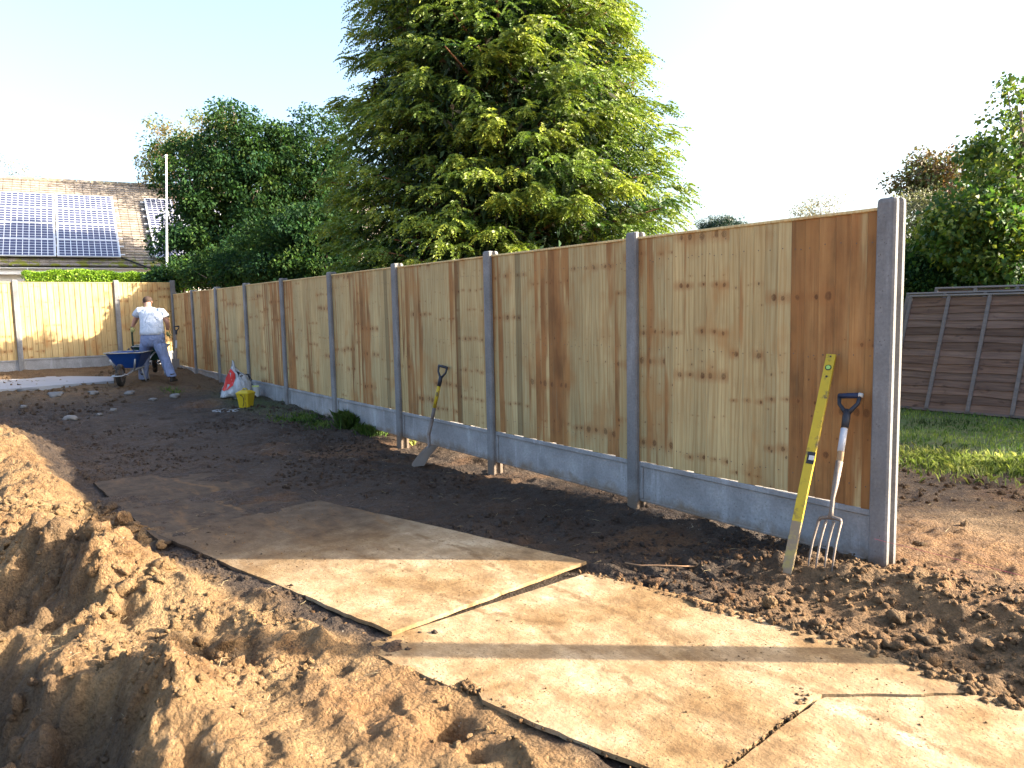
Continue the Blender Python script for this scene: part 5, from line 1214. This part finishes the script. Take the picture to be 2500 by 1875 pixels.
# ---- right-hand side, beyond the garden ----
M_RTL = mat_leaf('mixed_green_leaves', [(.035, .085, .022), (.065, .125, .025), (.13, .17, .03), (.27, .26, .04)], .38, .5)
M_RED = mat_leaf('copper_leaves', [(.10, .045, .025), (.14, .085, .035), (.07, .09, .03), (.12, .13, .05)], .3)
M_OLV = mat_leaf('olive_leaves', [(.075, .085, .045), (.13, .135, .08), (.20, .19, .13)], .3)
cl = np.concatenate([blob(95, W(2190, 430, 15), (1.15, 1.15, 1.35), 71, .2, .42, .35), blob(90, W(2110, 470, 14.5), (.8, .8, .85), 78, .18, .38, .3), blob(70, W(2060, 540, 15.5), (.7, .7, .7), 79, .18, .36, .3), blob(80, W(2140, 540, 14.5), (.85, .85, .75), 72, .18, .38, .3), blob(60, W(2270, 560, 14), (1.4, 1.2, .9), 73, .2, .4, .3), blob(46, W(2270, 300, 15.5), (1.1, 1.1, 1.3), 74, .16, .34, .3), blob(26, W(2190, 230, 15.5), (.55, .55, .9), 75, .12, .24, .1), blob(24, W(2110, 330, 15.2), (.5, .4, .3), 76, .14, .26, .2)]); b_ = W(2230, 640, 15)
clump_tree('maple_tree', 'tall leafy tree with yellowing upper leaves at the right edge of the garden', 'tree', (b_[0], b_[1], 0), cl, M_RTL, 77, (.11, .09), 42, r0=.13, colr=(0.1, .85))
cl = np.concatenate([blob(80, W(2015, 385, 24), (1.3, 1.0, .85), 81, .2, .42, .2), blob(30, W(2060, 410, 25), (1.0, 1.0, .9), 82, .2, .4, .2), blob(26, W(1985, 420, 24), (.5, .5, .6), 83, .15, .3, .2)]); b_ = W(2035, 640, 24.5)
clump_tree('copper_tree', 'thin tree with reddish-brown leaves standing against the sky past the end post', 'tree', (b_[0], b_[1], 0), cl, M_RED, 84, (.13, .09), 34, r0=.10)
cl = np.concatenate([blob(90, W(1995, 490, 19), (1.0, .9, .9), 86, .18, .36, .3), blob(40, W(2060, 520, 19), (.8, .8, .8), 87, .18, .36, .3), blob(30, W(1975, 540, 19), (.6, .6, .5), 88, .18, .34, .3)]); b_ = W(2020, 660, 19)
clump_tree('olive_shrub', 'grey-olive fine-leaved shrub directly below the reddish tree', 'shrub', (b_[0], b_[1], 0), cl, M_OLV, 89, (.07, .04), 95, r0=.06)
cl = []
for i in range(13):
    sx = 1900 + i * 42; d = 16.6 - i * .22; cl.append(blob(30, W(sx, 610, d), (.55, .7, .62), 90 + i, .2, .36, .5)); cl.append(blob(22, W(sx, 700, d), (.55, .7, .75), 120 + i, .2, .36, .5)); cl.append(blob(12, W(sx, 790, d), (.5, .6, .6), 150 + i, .2, .36, .5))
cl = np.concatenate(cl); b_ = W(2080, 700, 15.5)
clump_tree('garden_hedge', 'dense dark hedge behind the stack of brown fence panels', 'hedge', (b_[0], b_[1], 0), cl, M_DKL, 95, (.08, .055), 85, r0=.04, h=1.4, limbs=60, colr=(.2, .8), stems=[(0, 0), (-1.6, .8), (1.6, -.8)])
cl = np.concatenate([blob(40, W(1775, 447, 55), (2.3, 2.0, 1.1), 96, .3, .6, .2), blob(20, W(1740, 460, 55), (1.2, 1.2, .7), 97, .3, .6, .2)]); b_ = W(1775, 640, 55)
clump_tree('bare_tree', 'faint nearly bare round tree top just above the fence near the end post', 'tree', (b_[0], b_[1], 0), cl, M_SPA, 98, (.16, .07), 22, r0=.14, limbs=50)
M_CED = mat_leaf('cedar_needles', [(.012, .035, .025), (.03, .06, .035)], .1)
cl = []
for k, (sx, sy, w_) in enumerate(((1565, 474, 1.3), (1545, 482, 1.0), (1590, 484, .9), (1568, 490, 1.5), (1530, 490, .5))): cl.append(blob(22, W(sx, sy, 46), (w_, w_, .13), 100 + k, .12, .28, .1))
b_ = W(1568, 640, 46)
clump_tree('cedar_tree', 'small flat-topped dark cedar peeping over the fence right of the big conifer', 'tree', (b_[0], b_[1], 0), np.concatenate(cl), M_CED, 105, (.14, .05), 34, r0=.14, limbs=20, frac=(.8, .95))
# trees of the next garden, towards the sun: their shade lies on the lawn and the old panels
cl = np.concatenate([blob(120, (2.4, 9.9, 3.1), (1.7, 1.7, 1.8), 111, .25, .5, .3), blob(70, (2.6, 12.0, 3.4), (1.5, 1.5, 1.9), 112, .25, .5, .3), blob(60, (.6, 11.0, 2.2), (1.1, 1.2, 1.6), 113, .25, .5, .3), blob(8, (4.0, 7.2, 2.7), (.45, .45, .6), 115, .14, .26, .1)])
clump_tree('apple_tree', 'spreading garden tree just right of the view that shades the lawn', 'tree', (2.6, 10.8, 0), cl, M_RTL, 116, (.11, .08), 90, r0=.15)

cl = np.concatenate([blob(80, (6.35, 10.2, 4.7), (.8, .8, 1.6), 131, .18, .36, .2), blob(20, (5.6, 10.1, 3.1), (.5, .5, .8), 132, .16, .3, .2)])
clump_tree('pear_tree', 'slender garden tree farther right that dapples the bare soil past the end post', 'tree', (6.0, 10.2, 0), cl, M_RTL, 136, (.10, .07), 40, r0=.09)

# ---- clipped hedge beyond the far fence ----
M_HDG = mat_leaf('clipped_hedge_leaves', [(.10, .20, .015), (.17, .30, .02), (.26, .38, .03)], .35)
a0 = onx(52, 600, -19.4); a1 = onx(345, 600, -19.4); hz = onx(200, 587, -19.4)[2]; n = 15000; rr = np.random.default_rng(5)
y = rr.uniform(a0[1], a1[1], n); face = rr.uniform(0, 1, n); x = np.where(face < .45, -19.4 - rr.uniform(0, .9, n), -19.4 + rr.normal(0, .03, n)); z = np.where(face < .45, hz - rr.exponential(.03, n), hz - rr.uniform(0, 1.2, n)); z = z + .03 * np.sin(y * 3) + .02 * np.sin(y * 11)
hd = empty('clipped_hedge', (-19.8, (a0[1] + a1[1]) / 2, .35)); tag(hd, 'bright green clipped hedge showing above the far fence below the gutter', 'hedge'); b_ = np.array(hd.location)
P = np.stack([x, y, z], 1) - b_; V, F = leaves(P, rr.normal(size=(n, 3)) + np.array([.5, 0, .6]), rr.uniform(.04, .075, n), rr.uniform(.02, .04, n), 6, 0)
t = np.stack([rr.uniform(0, 1, n), rr.uniform(.7, 1.2, n), np.zeros(n), np.ones(n)], 1); mesh_obj('foliage', V, F, M_HDG, hd, tone=np.repeat(t, 4, 0))
mb = MB(); ly = (a1[1] - a0[1]) / 2
for yy in np.linspace(-ly + .1, ly - .1, 9): mb.tube([(0, yy, -.1), (0, yy + .05, 1.0), (0, yy, hz - .5)], [.03, .02, .008], 5)
mb.build('stems', M_BARK, hd)
mb = MB(); mb.ct = (0, .5, 0, 1); mb.box((-.05, 0, (hz - .35) / 2 - .05), (.33, ly - .05, (hz - .35) / 2 - .06)); mb.build('inner_growth', M_HDG, hd, tone=True)
cl = np.concatenate([blob(26, onx(405, 596, -18.6), (.35, .35, .30), 121, .12, .22, .3), blob(20, onx(375, 612, -18.6), (.4, .3, .2), 122, .12, .2, .3)]); 
M_BRT = mat_leaf('bright_shrub_leaves', [(.07, .19, .02), (.12, .28, .03), (.2, .33, .04)], .4); b_ = onx(400, 640, -18.6)
clump_tree('sunlit_shrub', 'small bright green shrub in full sun just behind the fence corner', 'shrub', (b_[0], b_[1], .3), cl, M_BRT, 123, (.07, .05), 60, r0=.03)

# ---- grass ----
def grass(name, label, pts, hts, seed, mat, cat=None, kind='stuff', w=.004, lean=.5):
    rr = np.random.default_rng(seed); n = len(pts); P = np.asarray(pts); H = np.asarray(hts)[:, None]; a = rr.uniform(0, 6.283, n); o = np.stack([np.cos(a), np.sin(a), np.zeros(n)], 1); s = np.stack([-np.sin(a), np.cos(a), np.zeros(n)], 1)
    ln = rr.uniform(.1, lean, n)[:, None]; m = P + o * H * ln * .4 + np.array([0, 0, .6]) * H; tp = P + o * H * ln + np.array([0, 0, 1.0]) * H * (1 - .3 * ln); w_ = w * rr.uniform(.7, 1.4, n)[:, None]
    V = np.stack([P - s * w_, P + s * w_, m + s * w_ * .8, tp, m - s * w_ * .8], 1).reshape(-1, 3); F = np.arange(n * 5).reshape(n, 5)
    pn = fbm(P[:, 0] * 2.3, P[:, 1] * 2.3, 301, 3); t = np.stack([np.clip(rr.uniform(0, 1, n) * .6 + .3 + 1.2 * pn, 0, 1), rr.uniform(.7, 1.25, n) * (1 + .9 * pn), np.zeros(n), np.ones(n)], 1)
    return tag(mesh_obj(name, V, F, mat, tone=np.repeat(t, 5, 0)), label, cat, kind=kind)
M_GR = mat_leaf('grass_blades', [(.045, .095, .020), (.07, .14, .022), (.13, .17, .04)], .3)
n = 26000; x = rng.uniform(-5.2, .6, n); y = rng.uniform(2.6, 8.0, n); k = rng.uniform(0, 1, n) < sstep(3.2, 4.3, y + 1.3 * fbm(x * 1.6, y * 1.6, 81, 3)) * (.45 + sstep(-.15, .2, fbm(x * 3, y * 3, 83, 3))) + .02; x, y = x[k], y[k]; z = height(x[:, None], y[:, None])[:, 0]
grass('lawn_grass', 'short green lawn grass beyond the end of the fence', np.stack([x, y, z], 1), rng.uniform(.02, .055, len(x)), 7, M_GR, w=.005)
n = 2600; x = rng.normal(-.75, .45, n); y = rng.normal(3.15, .28, n) + .15 * (x + .7); z = height(x[:, None], y[:, None])[:, 0]
M_GRL = mat_leaf('pale_grass_blades', [(.13, .19, .04), (.22, .27, .08), (.30, .30, .12)], .4)
grass('rough_grass', 'longer pale tufts where the lawn meets the bare soil', np.stack([x, y, z], 1), rng.uniform(.03, .10, n), 8, M_GRL, w=.004, lean=1.0)
def tuft(sx, sy, n, rad, h, label, seed, mat=M_GR, kind=None):
    p = sitpt(sx, sy); r2 = np.random.default_rng(seed); x = p[0] + r2.normal(0, rad, n); y = p[1] + r2.normal(0, rad * .7, n); z = height(x[:, None], y[:, None])[:, 0] - .005
    o = grass('grass_tuft', label, np.stack([x - p[0], y - p[1], z - p[2]], 1), r2.uniform(.4, 1, n) * h, seed, mat, 'grass tuft', None, .0035, .9); o.location = p
    if kind: o.name = 'weeds'; o['kind'] = kind; del o['category']
    else: o['group'] = 'grass tufts along the foot of the fence'
tuft(757, 918, 900, .09, .26, 'tallest green grass tuft against the gravel board between two posts', 201); tuft(806, 938, 650, .09, .17, 'lower grass tuft just right of the tallest one', 202)
tuft(650, 905, 700, .26, .07, 'low spreading patch of weeds at the foot of the fence', 203, kind='stuff'); tuft(690, 918, 300, .12, .06, 'small weeds beside the spreading patch', 204, kind='stuff'); tuft(648, 868, 350, .10, .14, 'weeds behind the white tub by the fence', 205)
tuft(893, 960, 60, .02, .08, 'sparse yellow sprig in front of the shovel', 206, M_GRL); tuft(372, 845, 160, .12, .06, 'thin weeds among the stones beyond the track', 207)
